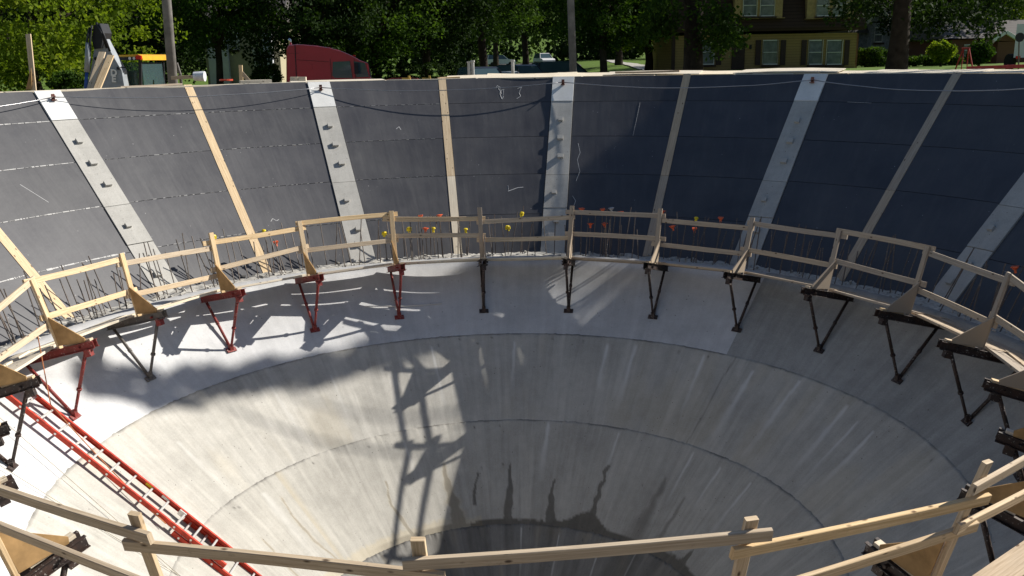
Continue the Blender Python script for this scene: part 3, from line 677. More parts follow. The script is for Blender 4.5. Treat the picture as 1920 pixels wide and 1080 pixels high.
for (a0, a1, R0, R1, dz, wdt, th, mt) in [(-47, -38, 12.5, 12.3, .03, .24, .045, 'wood_pale'), (-43, -36, 12.25, 12.6, .10, .14, .04, 'wood_old_shaded'), (-36, -29, 12.6, 12.8, .06, .28, .05, 'wood_old_shaded'), (-33.5, -26, 12.9, 12.5, .04, .2, .05, 'wood_pale'),
        (-30, -26.5, 12.3, 12.3, .12, .14, .09, 'wood_pale'), (-24, -14, 12.4, 12.7, .03, .24, .04, 'wood'), (-12, -4.5, 12.4, 12.4, .05, .28, .06, 'wood_pale'), (-7.0, -4.6, 12.2, 12.3, .10, .3, .045, 'wood'), (8, 22, 12.3, 12.5, .06, .3, .04, 'wood_pale'),
        (14, 21.5, 12.6, 12.5, .16, .14, .045, 'wood_old_shaded'), (22, 36, 12.5, 12.4, .05, .24, .05, 'wood_pale'), (40, 52, 12.4, 12.6, .05, .28, .05, 'wood'), (30, 37.5, 12.4, 12.2, .10, .12, .04, 'wood_old_shaded'), (1, 7, 12.7, 12.6, .05, .2, .04, 'wood_pale')]:
    rim_board(a0, a1, R0, R1, -.55+dz, -.55+dz+rng.uniform(0, .02), wdt, th, mt, 'loose board lying on the earth just outside the rim', 'plank', 'loose boards outside the rim')
for (az_, R_, tilt, rz, dz) in [(-.5, 13.1, .06, .1, .10), (4.0, 13.2, .10, -.05, .12), (12, 13.2, .07, .2, .13), (18, 13.1, .05, .3, .14), (26, 13.2, .06, .4, .14), (33, 13.1, .05, .55, .15), (40, 13.2, .05, .7, .12), (47, 13.1, .05, .8, .12), (-18, 13.3, .04, -.3, .07), (54, 13.2, .05, .9, .1)]:
    m = MB(); m.beam((-1.22, 0, 0), (1.22, 0, 0), .018, 1.2, up=(0, 0, 1), ch=.002, n=3, bow=.03, seed=int(az_*7+99))
    o = m.build('plywood_sheet', M['wood_pale']); o.location = pt(az_, R_, -.56+dz); o.rotation_euler = (tilt, 0, -rad(az_)+rz*.1)
    tag(o, 'pale plywood sheet lying on the earth outside the rim', 'plywood sheet', 'plywood sheets lying outside the rim')
# upright stake with its plywood brace, leaning boards, stub post
b = W(63, 168, 22.5); b.z = -.62; t_ = W(53, 64, 22.8)
st = thing('timber_stake', 'tall upright timber stake with a plywood brace standing on the rim', 'stake', b)
MB().beam(b-st.location, t_-st.location, .12, .04, up=RT, ch=.003, n=3, seed=3).build('post', M['wood'], st)
MB().prism([W(48, 168, 22.5)-b, W(60, 168, 22.5)-b, W(58, 128, 22.5)-b], (0, .02, 0)).build('brace', M['ply_raw'], st)
for px0, px1, py1, d, s_ in ((166, 192, 98, 23.5, 1), (178, 208, 104, 23.4, 2)):
    p = W(px0, 162, d); p.z = -.62; q_ = W(px1, py1, d+.9)
    tag(MB().beam(p, q_, .17, .04, up=RT, ch=.003, n=3, seed=s_).build('leaning_board', M['wood']), 'tan board leaning up in front of the grey digger boom', 'plank', 'boards leaning by the digger')
p = W(452, 152, 24); p.z = -.62; st2 = thing('stub_post', 'short timber stub post with a diagonal brace on the rim', 'stake', p)
MB().beam(p-p, W(451, 122, 24)-p, .09, .04, up=RT, ch=.003, seed=8).build('post', M['wood'], st2)
MB().beam(W(468, 153, 24)-p, W(453, 136, 24)-p, .09, .02, up=RT, ch=.002, seed=9).build('brace', M['wood_old_shaded'], st2)
m = MB(); c = W(374, 143, 24.5); m.tube([c-RT*.14, c+RT*.14], [.11, .13], 14); o = m.build('bucket', plain('white_plastic', (.66, .68, .72), .5), smooth=False); tag(o, 'white plastic bucket lying on its side on the rim boards', 'bucket')
m = MB(); c = W(345, 146, 24.5); m.beam(c-RT*.3, c+RT*.26+Vector((0, 0, .03)), .09, .2, seed=5); tag(m.build('timber_block', M['wood_old_shaded']), 'thick grey timber block beside the white bucket', 'timber block')
m = MB(); c = W(424, 150, 24.3); m.tube([c-Vector((0, 0, .02)), c+Vector((0, 0, .02))], .17, 16); tag(m.build('round_board', plain('red_plastic', (.45, .06, .03), .5)), 'flat round red disc lying on boards by the stub post', 'disc')
for px in (552, 567): m = MB(); c = W(px, 148, 24); m.box(c, (.19, .12, .10), (RT, Vector((0, 1, 0)), Vector((0, 0, 1)))); tag(m.build('timber_offcut', M['wood_pale']), 'short pale timber offcut on the boards before the red truck', 'timber block', 'offcuts before the red truck')
for px in (762, 800): m = MB(); c = W(px, 148, 24.2); m.box(c, (.22, .10, .05), (RT, Vector((0, 1, 0)), Vector((0, 0, 1)))); m.box(c+RT*.07+Vector((0, 0, .05)), (.05, .10, .06)); tag(m.build('form_clamp', plain('yellow_wood', (.45, .30, .06), .6)), 'small yellow form clamp lying on the boards', 'clamp', 'yellow clamps on the rim')
M['post_white'] = plain('white_painted_steel', (.50, .50, .48), .6)
for px, py in ((880, 115), (887, 113), (962, 112)):
    b = W(px, 148, 27); b.z = G(0, 15)-.1; m = MB(); tp = W(px-1, py, 27); m.tube([b, tp], .045, 8); m.tube([tp-Vector((0, 0, .05)), tp], .06, 8)
    tag(m.build('steel_post', M['post_white'], smooth=False), 'slim white steel post standing beyond the rim', 'post', 'white posts beyond the rim')

# ================================================================== UTILITY POLES
for px, d, r, lab in ((318, 27, .125, 'weathered wooden utility pole rising beside the digger'), (1076, 34, .125, 'weathered wooden utility pole rising near the road')):
    b = W(px+3, 160, d); b.z = float(gz(b.x, b.y)); top = W(px-6, 0, d); dd = (top-b).normalized(); top = b+dd*10.5
    root = thing('utility_pole', lab, 'utility pole', b)
    MB().tube([Vector((0, 0, -.3)), (top-b)*.5, top-b], [r*1.12, r, r*.85], 14).build('shaft', M['pole'], root, True)
    c = (top-b)*.94; MB().beam(c-RT*1.2-Vector((0, .2, 0)), c+RT*1.2-Vector((0, .2, 0)), .11, .09).build('crossarm', M['pole'], root)
    for s in (-1, -.5, .5, 1): MB().tube([c+RT*(1.1*s)+Vector((0, -.2, .05)), c+RT*(1.1*s)+Vector((0, -.2, .2))], [.03, .05], 8).build('insulator', M['cap_grey'], root)

# ================================================================== DIGGER (backhoe)
M['dig_grey'] = plain('digger_grey', (.27, .30, .33), .5, .4, 0, .15); M['dig_black'] = plain('digger_black', (.018, .02, .024), .6)
M['dig_yellow'] = plain('digger_yellow', (.68, .36, .015), .4, .5, 0, .12); M['dig_blue'] = plain('blue_hose', (.02, .07, .30), .5)
M['glass'] = mat_glass('dark_glass', (.05, .085, .10)); M['tyre'] = plain('tyre', (.02, .02, .02), .9); M['lamp_red'] = plain('red_lens', (.6, .02, .01), .3); M['lamp_w'] = plain('clear_lens', (.6, .6, .6), .2)
DG = 30.0; b = W(262, 150, DG+.6); b.z = float(gz(b.x, b.y))
dig = thing('backhoe_digger', 'yellow roofed backhoe digger with folded dark grey boom behind the rim', 'digger', b)
wl = lambda px, py, d=DG: W(px, py, d)-b
FW = Vector((0.12, 1, 0)).normalized()
o = MB().prism([wl(163, 165), wl(173, 118), wl(178, 80), wl(190, 62), (wl(198, 78)), wl(212, 105), wl(228, 132), wl(234, 168)], FW*.32).build('boom', M['dig_grey'], dig)
MB().prism([wl(176, 92, DG-.1), wl(172, 72, DG-.1), wl(176, 47, DG-.1), wl(187, 44, DG-.1), wl(194, 62, DG-.1), wl(190, 90, DG-.1)], FW*.5).build('boom_head', M['dig_black'], dig)
for k_, (x0, y0, x1, y1) in enumerate(((168, 52, 164, 110), (172, 48, 169, 118), (186, 45, 206, 96), (181, 43, 200, 90))):
    MB().tube([wl(x0, y0, DG-.15), wl((x0+x1)/2-3+k_, (y0+y1)/2-4, DG-.25), wl(x1, y1, DG-.12)], .035, 7).build('hose', M['dig_black'], dig, True)
MB().tube([wl(166, 80, DG-.2), wl(163, 135, DG-.2)], .085, 10).build('cylinder_sleeve', M['dig_grey'], dig, True); MB().tube([wl(163, 134, DG-.2), wl(160, 170, DG-.2)], .05, 10).build('cylinder_rod', M['dig_blue'], dig, True)
for (x, y) in ((184, 60), (182, 88), (180, 110), (222, 128)): MB().tube([wl(x, y, DG-.02)-FW*.03, wl(x, y, DG-.02)+FW*.4], .05, 10).build('pin', M['dig_black'], dig)
# lettering on the boom, stacked downwards
for n, ch in enumerate('DE'):
    cu = bpy.data.curves.new('lettering', 'FONT'); cu.body = ch; cu.size = .27; cu.extrude = .004; cu.offset = .012; cu.align_x = 'CENTER'
    tmp = bpy.data.objects.new('tmp', cu); COL.objects.link(tmp); bpy.context.view_layer.update()
    me = bpy.data.meshes.new_from_object(tmp.evaluated_get(bpy.context.evaluated_depsgraph_get())); bpy.data.objects.remove(tmp)
    o = link('lettering', me, M['label_w'], dig, wl(213.5, 141.5+n*12, DG-.03)); o.rotation_euler = (math.pi/2, rad(4), 0)
# cab
cabx = [wl(216, 0), wl(308, 0)]
def qd(px0, px1, py0, py1, d0, d1): return [wl(px0, py0, d0), wl(px1, py0, d0), wl(px1, py1, d0), wl(px0, py1, d0)], FW*(d1-d0)
kg = NT('cab_glazing'); kg.out((.10, .16, .17), .05, .6); trn = kg.n('BsdfTransparent'); trn.inputs[0].default_value = (.62, .78, .74, 1); mxs = kg.n('MixShader'); mxs.inputs[0].default_value = .62
kg.l(kg.b.outputs[0], mxs.inputs[1]); kg.l(trn.outputs[0], mxs.inputs[2]); kg.l(mxs.outputs[0], kg.t.nodes['Material Output'].inputs[0]); M['glazing'] = kg.m
pl, of = qd(218, 265, 117, 172, DG+.55, DG+2.0)
for A_, B_ in ((pl[0]+RT*.05, pl[1]-RT*.02), (pl[0]+RT*.05+of, pl[1]-RT*.02+of)): MB().prism([A_, B_, B_-Vector((0, 0, .95)), A_-Vector((0, 0, .95))], FW*.01).build('cab_glass', M['glazing'], dig)
MB().prism([pl[1], pl[1]+of, pl[1]+of-Vector((0, 0, .95)), pl[1]-Vector((0, 0, .95))], RT*.01).build('cab_glass', M['glazing'], dig)
MB().box(wl(240, 148, DG+1.2), (.45, .5, .5), (RT, FW, Vector((0, 0, 1)))).build('seat', M['dig_black'], dig)
for x in (217, 264): MB().beam(wl(x, 172, DG+.5), wl(x+(3 if x < 250 else -1), 112, DG+.5), .09, .09, up=RT).build('cab_pillar', M['dig_black'], dig)
MB().beam(wl(264, 112, DG+.5)+FW*1.5, wl(266, 172, DG+.5)+FW*1.5, .09, .09, up=RT).build('cab_pillar', M['dig_black'], dig)
m = MB(); sec = [wl(213, 113, DG+.35), wl(216, 106, DG+.35), wl(224, 103, DG+.35), wl(258, 102, DG+.35), wl(266, 105, DG+.35), wl(268, 113, DG+.35)]; m.prism(sec, FW*1.9); m.build('cab_roof', M['dig_yellow'], dig)
MB().box(wl(240, 110, DG+.33), (.75, .05, .10), (RT, FW, Vector((0, 0, 1)))).build('lamp_bar', M['dig_black'], dig)
MB().box(wl(260, 107.5, DG+.30), (.17, .05, .12), (RT, FW, Vector((0, 0, 1)))).build('tail_lamp', M['lamp_red'], dig)
for x in (243, 251): MB().tube([wl(x, 109.5, DG+.30), wl(x, 109.5, DG+.30)+FW*.05], .045, 10).build('work_lamp', M['lamp_w'], dig)
MB().box(wl(255, 200, DG+1.2), (1.9, 2.2, 1.2), (RT, FW, Vector((0, 0, 1)))).build('body', M['dig_yellow'], dig)
for s in (-1, 1):
    c = Vector((0, 0, .75))+RT*(s*.95)+FW*.5; MB().tube([c-RT*.22, c+RT*.22], .75, 20).build('wheel', M['tyre'], dig)
MB().tube([wl(331, 118, DG+1.5), wl(338, 140, DG+1.5), wl(341, 168, DG+1.5)], .05, 8).build('exhaust', M['grey_steel'], dig)

# ================================================================== RED TRUCK
M['truck_red'] = plain('truck_red', (.44, .018, .038), .28, .5, 0, .1, 1.0); M['chrome'] = NT('chrome').out((.6, .6, .6), .15, .5, 1.0)
TD = 36.0; b = W(600, 150, TD+1.2); b.z = float(gz(b.x, b.y)); trk = thing('red_truck', 'dark red sleeper cab truck parked beyond the basin', 'truck', b)
tw = lambda px, py, d=TD: W(px, py, d)-b
TF = Vector((-.16, 1, 0)).normalized(); Wd = 2.35
def shell(prof, d0, wdt, inset, name, mat):
    """side profile carried across the width, pulled in at both sides like a rounded body"""
    m = MB(); n = len(prof); c = sum(([tw(*p, d0) for p in prof]), Vector())/n; rows = []
    for k_, s in ((0, 1-inset), (.04, 1-inset*.35), (.10, 1.0), (.90, 1.0), (.96, 1-inset*.35), (1, 1-inset)):
        rows.append([c+(tw(*p, d0)-c)*s+TF*(wdt*k_) for p in prof])
    vs = sum(rows, []); fs = [[i*n+j, i*n+(j+1) % n, (i+1)*n+(j+1) % n, (i+1)*n+j] for i in range(5) for j in range(n)]
    fs += [list(range(n))[::-1], [5*n+j for j in range(n)]]; m.add(vs, fs); return m.build(name, mat, trk)
shell([(537, 290), (536, 92), (540, 84), (558, 82.5), (590, 85), (618, 89), (642, 96), (660, 104), (676, 113), (690, 118), (694, 143), (700, 150), (700, 290)], TD, Wd, .03, 'cab_body', M['truck_red'])
shell([(700, 300), (699, 149), (730, 152), (768, 158), (790, 170), (796, 300)], TD+.15, Wd-.3, .04, 'hood', M['truck_red'])
MB().prism([tw(624, 116, TD-.02), tw(656, 114.5, TD-.02), tw(661, 146, TD-.02), tw(628, 146, TD-.02), tw(623, 142, TD-.02)], -TF*.015).build('side_window', M['glass'], trk)
MB().prism([tw(663, 115, TD-.02), tw(684, 118, TD-.02), tw(692, 144, TD-.02), tw(668, 145, TD-.02)], -TF*.015).build('quarter_window', M['glass'], trk)
MB().prism([tw(672, 113.5, TD+.2), tw(691, 119, TD+.2), tw(697, 145, TD+.2), tw(690, 145, TD+.2)], TF*(Wd-.4)).build('windscreen', M['glass'], trk)
MB().beam(tw(553, 84, TD-.012), tw(556, 149, TD-.012), .03, .02, up=RT).build('seam', M['dig_black'], trk)
MB().box(tw(581, 125, TD-.012), (.16, .02, .22)).build('locker_door', M['truck_red'], trk)
for x in (619, 664): MB().beam(tw(x, 110, TD-.008), tw(x+3, 149, TD-.008), .012, .012, up=RT).build('door_seam', M['dig_black'], trk)
MB().box(tw(668, 128, TD-.25), (.10, .16, .42), (TF, RT, Vector((0, 0, 1)))).build('mirror', M['dig_black'], trk); MB().tube([tw(664, 124, TD), tw(668, 124, TD-.25)], .015, 6).build('mirror_arm', M['chrome'], trk)
for k_ in range(5): MB().box(tw(664, 104.5, TD+.45+k_*.35), (.10, .10, .05)).build('marker_lamp', M['lamp_red'], trk)
MB().beam(tw(540, 100, TD-.008), tw(560, 100, TD-.008), .008, .01, up=(0, 0, 1)).build('panel_line', M['dig_black'], trk); MB().beam(tw(556, 112, TD-.01), tw(618, 116, TD-.01), .01, .012, up=(0, 0, 1)).build('panel_line', M['dig_black'], trk)
MB().tube([tw(545, 85, TD+1.0), tw(544, 76, TD+1.0), tw(541, 73, TD+1.0)], .06, 10).build('exhaust_stack', M['chrome'], trk, True)
for (x, s) in ((735, .45), (580, 1.9), (545, 1.9)):
    for d_ in (.1, Wd-.3): c = tw(x, 150, TD+d_); c.z = .5; MB().tube([c, c+TF*.28], .5, 20).build('wheel', M['tyre'], trk)

# ================================================================== CARS
def car(label, px, pyroof, dist, col, rz, suv=False, grp=None):
    p = W(px, pyroof, dist); g = float(gz(p.x, p.y)); H = 1.75 if suv else 1.45
    t = thing('parked_car', label, 'car', (p.x, p.y, g), rz, grp); cm_ = plain('car_paint', col, .3, .5, 0, .08, 1)
    L = 4.6; hw = .92
    if suv: low = [(-2.3, .35), (-2.32, .95), (-2.2, 1.08), (1.0, 1.08), (2.0, .98), (2.28, .8), (2.3, .35)]; cab_ = [(-2.18, 1.06), (-2.0, 1.68), (-1.8, 1.75), (.1, 1.75), (.35, 1.68), (1.05, 1.06)]
    else: low = [(-2.3, .3), (-2.3, .85), (-2.15, .95), (.9, .95), (2.0, .82), (2.28, .65), (2.3, .3)]; cab_ = [(-1.9, .93), (-1.25, 1.38), (-.9, 1.45), (.0, 1.45), (.25, 1.40), (1.0, .93)]
    MB().prism([(x, -hw, z) for x, z in low], (0, 2*hw, 0)).build('body', cm_, t)
    m = MB(); ins = .16; n = len(cab_); a_ = [Vector((x, -hw+.02+(z-cab_[0][1])*ins*2, z)) for x, z in cab_]; b_ = [Vector((v.x, -v.y, v.z)) for v in a_]
    m.add(a_+b_, [list(range(n)), [n+i for i in range(n)][::-1]]+[[i, n+i, n+(i+1) % n, (i+1) % n] for i in range(n)]); m.build('cabin', M['glass'], t)
    m = MB(); tp = [v for v in a_ if v.z > H-.12]; m.add([v+Vector((0, 0, .012)) for v in tp]+[Vector((v.x, -v.y, v.z+.012)) for v in tp], [[i, len(tp)+i, len(tp)+i+1, i+1] for i in range(len(tp)-1)]); m.build('roof', cm_, t)
    for s in (-1, 1):
        for i0, i1 in ((0, 1), (n-1, n-2)): m = MB(); m.beam(Vector((a_[i0].x, s*a_[i0].y, a_[i0].z)), Vector((a_[i1].x, s*a_[i1].y, a_[i1].z)), .09, .05, up=(1, 0, 0)); m.build('pillar', cm_, t)
        for x in (-1.45, 1.42): m = MB(); m.tube([(x, s*(hw-.2), .33), (x, s*(hw+.01), .33)], .33, 16); m.build('wheel', M['tyre'], t)
        MB().box((2.25, s*.68, .72), (.1, .32, .13)).build('headlight', M['lamp_w'], t); MB().box((-2.28, s*.72, .85), (.08, .22, .16)).build('tail_light', M['lamp_red'], t)
    return t
car('dark red car parked low behind the rim boards', 772, 136, 43, (.22, .02, .015), rad(8))
car('black sport utility vehicle parked nose on beyond the white posts', 906, 124, 50, (.012, .012, .014), rad(-70), True)
car('silver grey car parked beside the black vehicle', 944, 128, 52, (.25, .26, .28), rad(-80))
car('dark blue sport utility vehicle with bright reflections near the road', 982, 116, 56, (.02, .025, .04), rad(-60), True)
car('white sport utility vehicle parked far up the road', 1020, 101, 135, (.7, .7, .7), rad(-75), True)
car('small white car parked far off on the lawn edge under trees', 938, 102, 150, (.65, .65, .66), rad(10), True)
car('black car waiting low beside the utility pole', 1062, 119, 60, (.012, .012, .014), rad(15), True)
car('white car bonnet low behind the rim boards', 1000, 134, 44, (.6, .6, .6), rad(170))

# ================================================================== HOUSES
def siding(name, c, pitch, dark=.6):
    k = NT(name); s = k.n('SeparateXYZ'); k.l(k.coord(), s.inputs[0]); fr_ = k.math('FRACT', k.math('MULTIPLY', s.outputs[2], 1/pitch))
    n = k.noise(k.coord(), 2.5, 4); col = k.mix(k.ramp(n, (.3, 0.), (.7, .35)), c, tuple(x*.7 for x in c))
    col = k.mix(k.math('LESS_THAN', fr_, .14), col, tuple(x*dark for x in c)); k.bump(fr_, .6, .03); return k.out(col, .8, .2)
M['siding_y'] = siding('yellow_clapboard', (.30, .205, .085), .16); M['shingle'] = siding('brown_shingle', (.045, .026, .022), .2, .45)
M['trim_w'] = plain('white_trim', (.62, .62, .58), .6, .3, 0, .1); M['shutter'] = plain('brown_shutter', (.035, .018, .014), .6); M['door'] = plain('dark_door', (.03, .015, .012), .5)
M['trim_y'] = plain('yellow_trim', (.34, .235, .10), .6); M['stone'] = plain('grey_stone', (.22, .23, .26), .9, .2, 0, .4, 5); M['roof_g'] = siding('grey_roof', (.13, .12, .115), .18, .7)
M['brick'] = siding('red_brick', (.16, .075, .05), .085, .75); M['cream'] = plain('cream_wall', (.42, .38, .26), .8, .2, 0, .1); M['white_wall'] = plain('white_wall', (.62, .64, .68), .7, .2, 0, .06)
pane = NT('window_pane'); pn = pane.noise(pane.coord(), 3, 4); M['pane'] = pane.out(pane.ramp(pn, (.4, (.09, .105, .11)), (.7, (.17, .19, .20))), .1, .6)  # reflected sky is put into the pane colour as paler mottling
class House:
    def __init__(s, label, dist, px, ground, yaw=0.0):
        p = W(px, 120, dist); s.d = dist; s.g = ground; s.o = Vector((p.x, p.y, ground)); s.t = thing('house', label, 'house', s.o); s.sc = dist/FPX
    def P(s, px, py, back=0.0):
        v = W(px, py, s.d)-s.o; return Vector((v.x, back, v.z))
    def rect(s, name, x0, x1, y0, y1, f, b, mat, parent=None):
        A = s.P(x0, y1); B = s.P(x1, y0); m = MB(); m.span((A.x, f, A.z), (B.x, b, B.z)); return m.build(name, mat, parent or s.t)
    def window(s, x0, x1, y0, y1, f=0.0):
        e = 1.5
        w_ = s.rect('window', x0, x1, y0, y1, f-.02, f+.05, M['pane'])
        for a, b_, c, d in ((x0-e, x0+e*.6, y0-e, y1+e), (x1-e*.6, x1+e, y0-e, y1+e), (x0+e*.6, x1-e*.6, y0-e, y0+e*.5), (x0+e*.6, x1-e*.6, y1-e*.5, y1+e), (x0+e*.6, x1-e*.6, (y0+y1)/2-.8, (y0+y1)/2+.8)):
            s.rect('frame', a, b_, c, d, f-.07, f+.04, M['trim_w'], w_)
        s.rect('sill', x0-3, x1+3, y1+e, y1+e+4, f-.16, f+.02, M['shutter'], w_); return w_
h = House('yellow clapboard house with brown shingled upper floor and dark shutters', 58.0, 1435, -1.35)
h.rect('wall', 1262, 1608, 61, 160, 0, 8.0, M['siding_y'])
for x0, x1 in ((1258, 1266), (1604, 1611)): h.rect('corner_board', x0, x1, 62, 159, -.06, .2, M['shutter'])
for (x0, x1) in ((1311, 1338), (1430, 1458), (1516, 1542), (1550, 1579)): h.window(x0, x1, 76, 120)
for (x0, x1) in ((1297, 1308), (1341, 1353), (1415, 1427), (1462, 1474), (1501, 1513), (1582, 1594)):
    sh = h.rect('shutter', x0, x1, 75, 122, -.06, .01, M['shutter'])
dr = h.rect('door', 1370, 1397, 78, 150, -.05, .05, M['door']); h.rect('door_panel', 1374, 1382, 84, 100, -.09, -.04, M['shutter'], dr); h.rect('door_panel', 1385, 1393, 84, 100, -.09, -.04, M['shutter'], dr)
h.rect('wall_lantern', 1405, 1408, 84, 92, -.2, 0, M['dig_black'])
A = h.P(1250, 62); B = h.P(1618, 62); m = MB(); hh = 3.6
m.prism([(A.x, -.45, A.z), (A.x, -.5, A.z+.18), (A.x+.0, .35, A.z+hh), (A.x, 8.2, A.z+hh), (A.x, 8.4, A.z)], (B.x-A.x, 0, 0)); rf = m.build('mansard_roof', M['shingle'], h.t)
C0 = h.P(1300, 62); MB().span((C0.x, 3, C0.z+3), (C0.x+1.0, 4, C0.z+5.2)).build('chimney', M['brick'], rf)
for x0, x1, ws in ((1372, 1464, ((1389, 1414), (1421, 1447))), (1507, 1598, ((1525, 1549), (1556, 1580)))):
    h.rect('dormer', x0, x1, -14, 35, -.55, 1.5, M['trim_y']); h.rect('dormer_sill', x0-2, x1+2, 33.6, 36.5, -.66, -.3, M['trim_y'])
    m = MB(); a_ = h.P(x0-4, -14); b_ = h.P(x1+4, -14); m.prism([(a_.x, -.75, a_.z), (b_.x, -.75, b_.z), ((a_.x+b_.x)/2, -.75, a_.z+.9)], (0, 2.2, 0)); m.build('dormer_roof', M['shingle'], h.t)
    for (u0, u1) in ws: h.window(u0, u1, -8, 30, -.55)
h2 = House('grey stone house with a steep white edged gable beyond the hedge', 82.0, 1640, -1.3)
h2.rect('wall', 1606, 1700, 60, 160, 1.0, 9, M['stone']); h2.rect('bay', 1628, 1664, 40, 150, 0, 1.2, M['stone'])
A = h2.P(1624, 43); B = h2.P(1669, 43); T = h2.P(1648, 10); m = MB(); m.prism([(A.x+.2, .0, A.z), (B.x-.2, 0, B.z), (T.x, 0, T.z-.1)], (0, 1.0, 0)); m.build('gable', M['stone'], h2.t)
for S, E_ in ((A, T), (B, T)): m = MB(); m.beam((S.x, -.1, S.z), (E_.x, -.1, E_.z), .3, .3, up=(0, 0, 1)); m.build('barge_board', M['trim_w'], h2.t)
m = MB(); A2 = h2.P(1596, 62); B2 = h2.P(1712, 62); m.prism([(A2.x, .6, A2.z), (A2.x, 5, A2.z+4.6), (A2.x, 9.5, A2.z)], (B2.x-A2.x, 0, 0)); m.build('roof', M['roof_g'], h2.t); h2.window(1640, 1654, 52, 78)
h3 = House('low red brick house with grey roof and small front gable', 66.0, 1900, -1.2)
h3.rect('wall', 1795, 2010, 70, 150, 1.4, 9, M['brick']); h3.rect('porch', 1864, 1906, 78, 150, 0, 1.5, M['brick'])
A = h3.P(1858, 77); B = h3.P(1912, 77); T = h3.P(1884, 60); m = MB(); m.prism([(A.x+.1, 0, A.z), (B.x-.1, 0, B.z), (T.x, 0, T.z-.05)], (0, 1.5, 0)); m.build('gable', M['brick'], h3.t)
for S, E_ in ((A, T), (B, T)): m = MB(); m.beam((S.x, -.08, S.z), (E_.x, -.08, E_.z), .22, .3, up=(0, 0, 1)); m.build('barge_board', M['trim_w'], h3.t)
m = MB(); A2 = h3.P(1786, 72); B2 = h3.P(2020, 72); m.prism([(A2.x, 1.0, A2.z), (A2.x, 5, A2.z+1.3), (A2.x, 9.5, A2.z)], (B2.x-A2.x, 0, 0)); m.build('roof', M['roof_g'], h3.t); h3.window(1825, 1840, 84, 104, 1.4)
h4 = House('cream house half hidden behind dark trees', 80.0, 455, -2.0)
h4.rect('wall', 392, 520, 40, 170, 0, 9, M['cream']); m = MB(); A2 = h4.P(382, 42); B2 = h4.P(530, 42); m.prism([(A2.x, -.4, A2.z), (A2.x, 4.5, A2.z+3.4), (A2.x, 9.4, A2.z)], (B2.x-A2.x, 0, 0)); m.build('roof', M['roof_g'], h4.t)
for x in (400, 420, 503): h4.rect('column', x, x+7, 60, 165, -.6, -.2, M['white_wall'])
h4.window(432, 446, 62, 92); h4.window(478, 494, 95, 130)

# ================================================================== TREES, HEDGES, SHRUBS
def leaves(name, C, n, cr, size, mat, parent, seed, flat=.75, jit=.35):
    """C: clump centres (N,3); n leaves each, scattered with radius cr"""
    g = np.random.default_rng(seed); N = len(C); cr = np.broadcast_to(np.asarray(cr, float), (N,))
    d = g.normal(size=(N, n, 3)); d /= np.linalg.norm(d, axis=2, keepdims=True); d *= (g.random((N, n, 1))**.45)*cr[:, None, None]; d[..., 2] *= flat
    P = (C[:, None, :]+d).reshape(-1, 3); T = N*n
    u = g.normal(size=(T, 3)); u /= np.linalg.norm(u, axis=1, keepdims=True); v = g.normal(size=(T, 3)); v -= u*(u*v).sum(1, keepdims=True); v /= np.linalg.norm(v, axis=1, keepdims=True)
    s = size*(1-jit+2*jit*g.random((T, 1))); nn = np.cross(u, v)
    V = np.stack([P-u*s*.55, P+v*s*.33-nn*s*.08, P+u*s*.55, P-v*s*.33-nn*s*.08], 1).reshape(-1, 3)
    me = fast_mesh(name, V, np.arange(T*4).reshape(-1, 4))
    ct = np.repeat(g.random(N), n); tint = np.clip(.55*ct+.45*g.random(T), 0, 1); fattr(me, 'tint', np.repeat(tint, 4))
    return link(name, me, mat, parent)
def crown_pts(g, c, rx, rz, N, hole=.25):
    d = g.normal(size=(N, 3)); d /= np.linalg.norm(d, axis=1, keepdims=True); r = (.38+.62*g.random((N, 1))**.6); p = d*r
    p *= (1+.25*(g.random((N, 1))-.5)); return np.asarray(c)+p*np.array([rx, rx, rz])
def tree(label, px, dist, tr, h, cz, rx, rz, N, n, cr, ls, mat, seed, grp=None, split=None, extra=None, name='tree'):
    b = W(px, 130, dist); b.z = float(gz(b.x, b.y)); t = thing(name, label, 'tree', b, 0, grp); g = np.random.default_rng(seed); r = random.Random(seed)
    H = cz-b.z; m = MB(); sp = (split-b.z) if split is not None else H*.55
    wob = [Vector((r.uniform(-.1, .1), r.uniform(-.1, .1), sp*q_)) for q_ in (0, .3, .65, 1)]; wob[0] = Vector((0, 0, -.2))
    m.tube(wob, [tr*1.35, tr*1.05, tr*.95, tr*.9], 12, False)
    for i in range(6):
        a = i*1.05+r.uniform(-.3, .3); e = Vector((math.cos(a)*rx*.62, math.sin(a)*rx*.62, H+rz*r.uniform(-.1, .45)))
        q1 = wob[-1]; q2 = q1.lerp(e, .45)+Vector((0, 0, .5)); m.tube([q1-Vector((0, 0, .3)), q2, e], [tr*.55, tr*.35, tr*.08], 8, False)
        for j in range(2): e2 = e+Vector((r.uniform(-1, 1), r.uniform(-1, 1), r.uniform(.2, 1)))*rx*.3; m.tube([q2, e2], [tr*.22, tr*.05], 6, False)
    m.build('trunk', M['bark'], t, True)
    C = crown_pts(g, (0, 0, H), rx, rz, N)
    if extra is not None: C = np.concatenate([C, np.array([[v.x, v.y, v.z] for v in ((W(*e)-b) for e in extra)])])
    leaves('crown', C, int(n*1.9), cr*(.7+.6*g.random(len(C))), ls*.68, M[mat], t, seed+1); return t
tree('bright yellow green maple standing behind the digger', 60, 46, .28, 10, 2.6, 6.2, 4.9, 260, 60, .85, .30, 'leaf_lit', 101)
tree('dark green tree with a thin trunk before the cream house', 412, 60, .22, 10, 5.2, 5.4, 4.6, 190, 55, .95, .30, 'leaf', 102, split=1.2)
tree('dark tree standing behind the wooden pole by the digger', 300, 66, .3, 12, 4.6, 6.0, 5.4, 190, 50, 1.1, .34, 'leaf_dark', 103)
tree('dense dark tree right behind the red truck roof', 585, 62, .3, 12, 4.4, 5.6, 5.0, 220, 55, 1.0, .32, 'leaf_dark', 104)
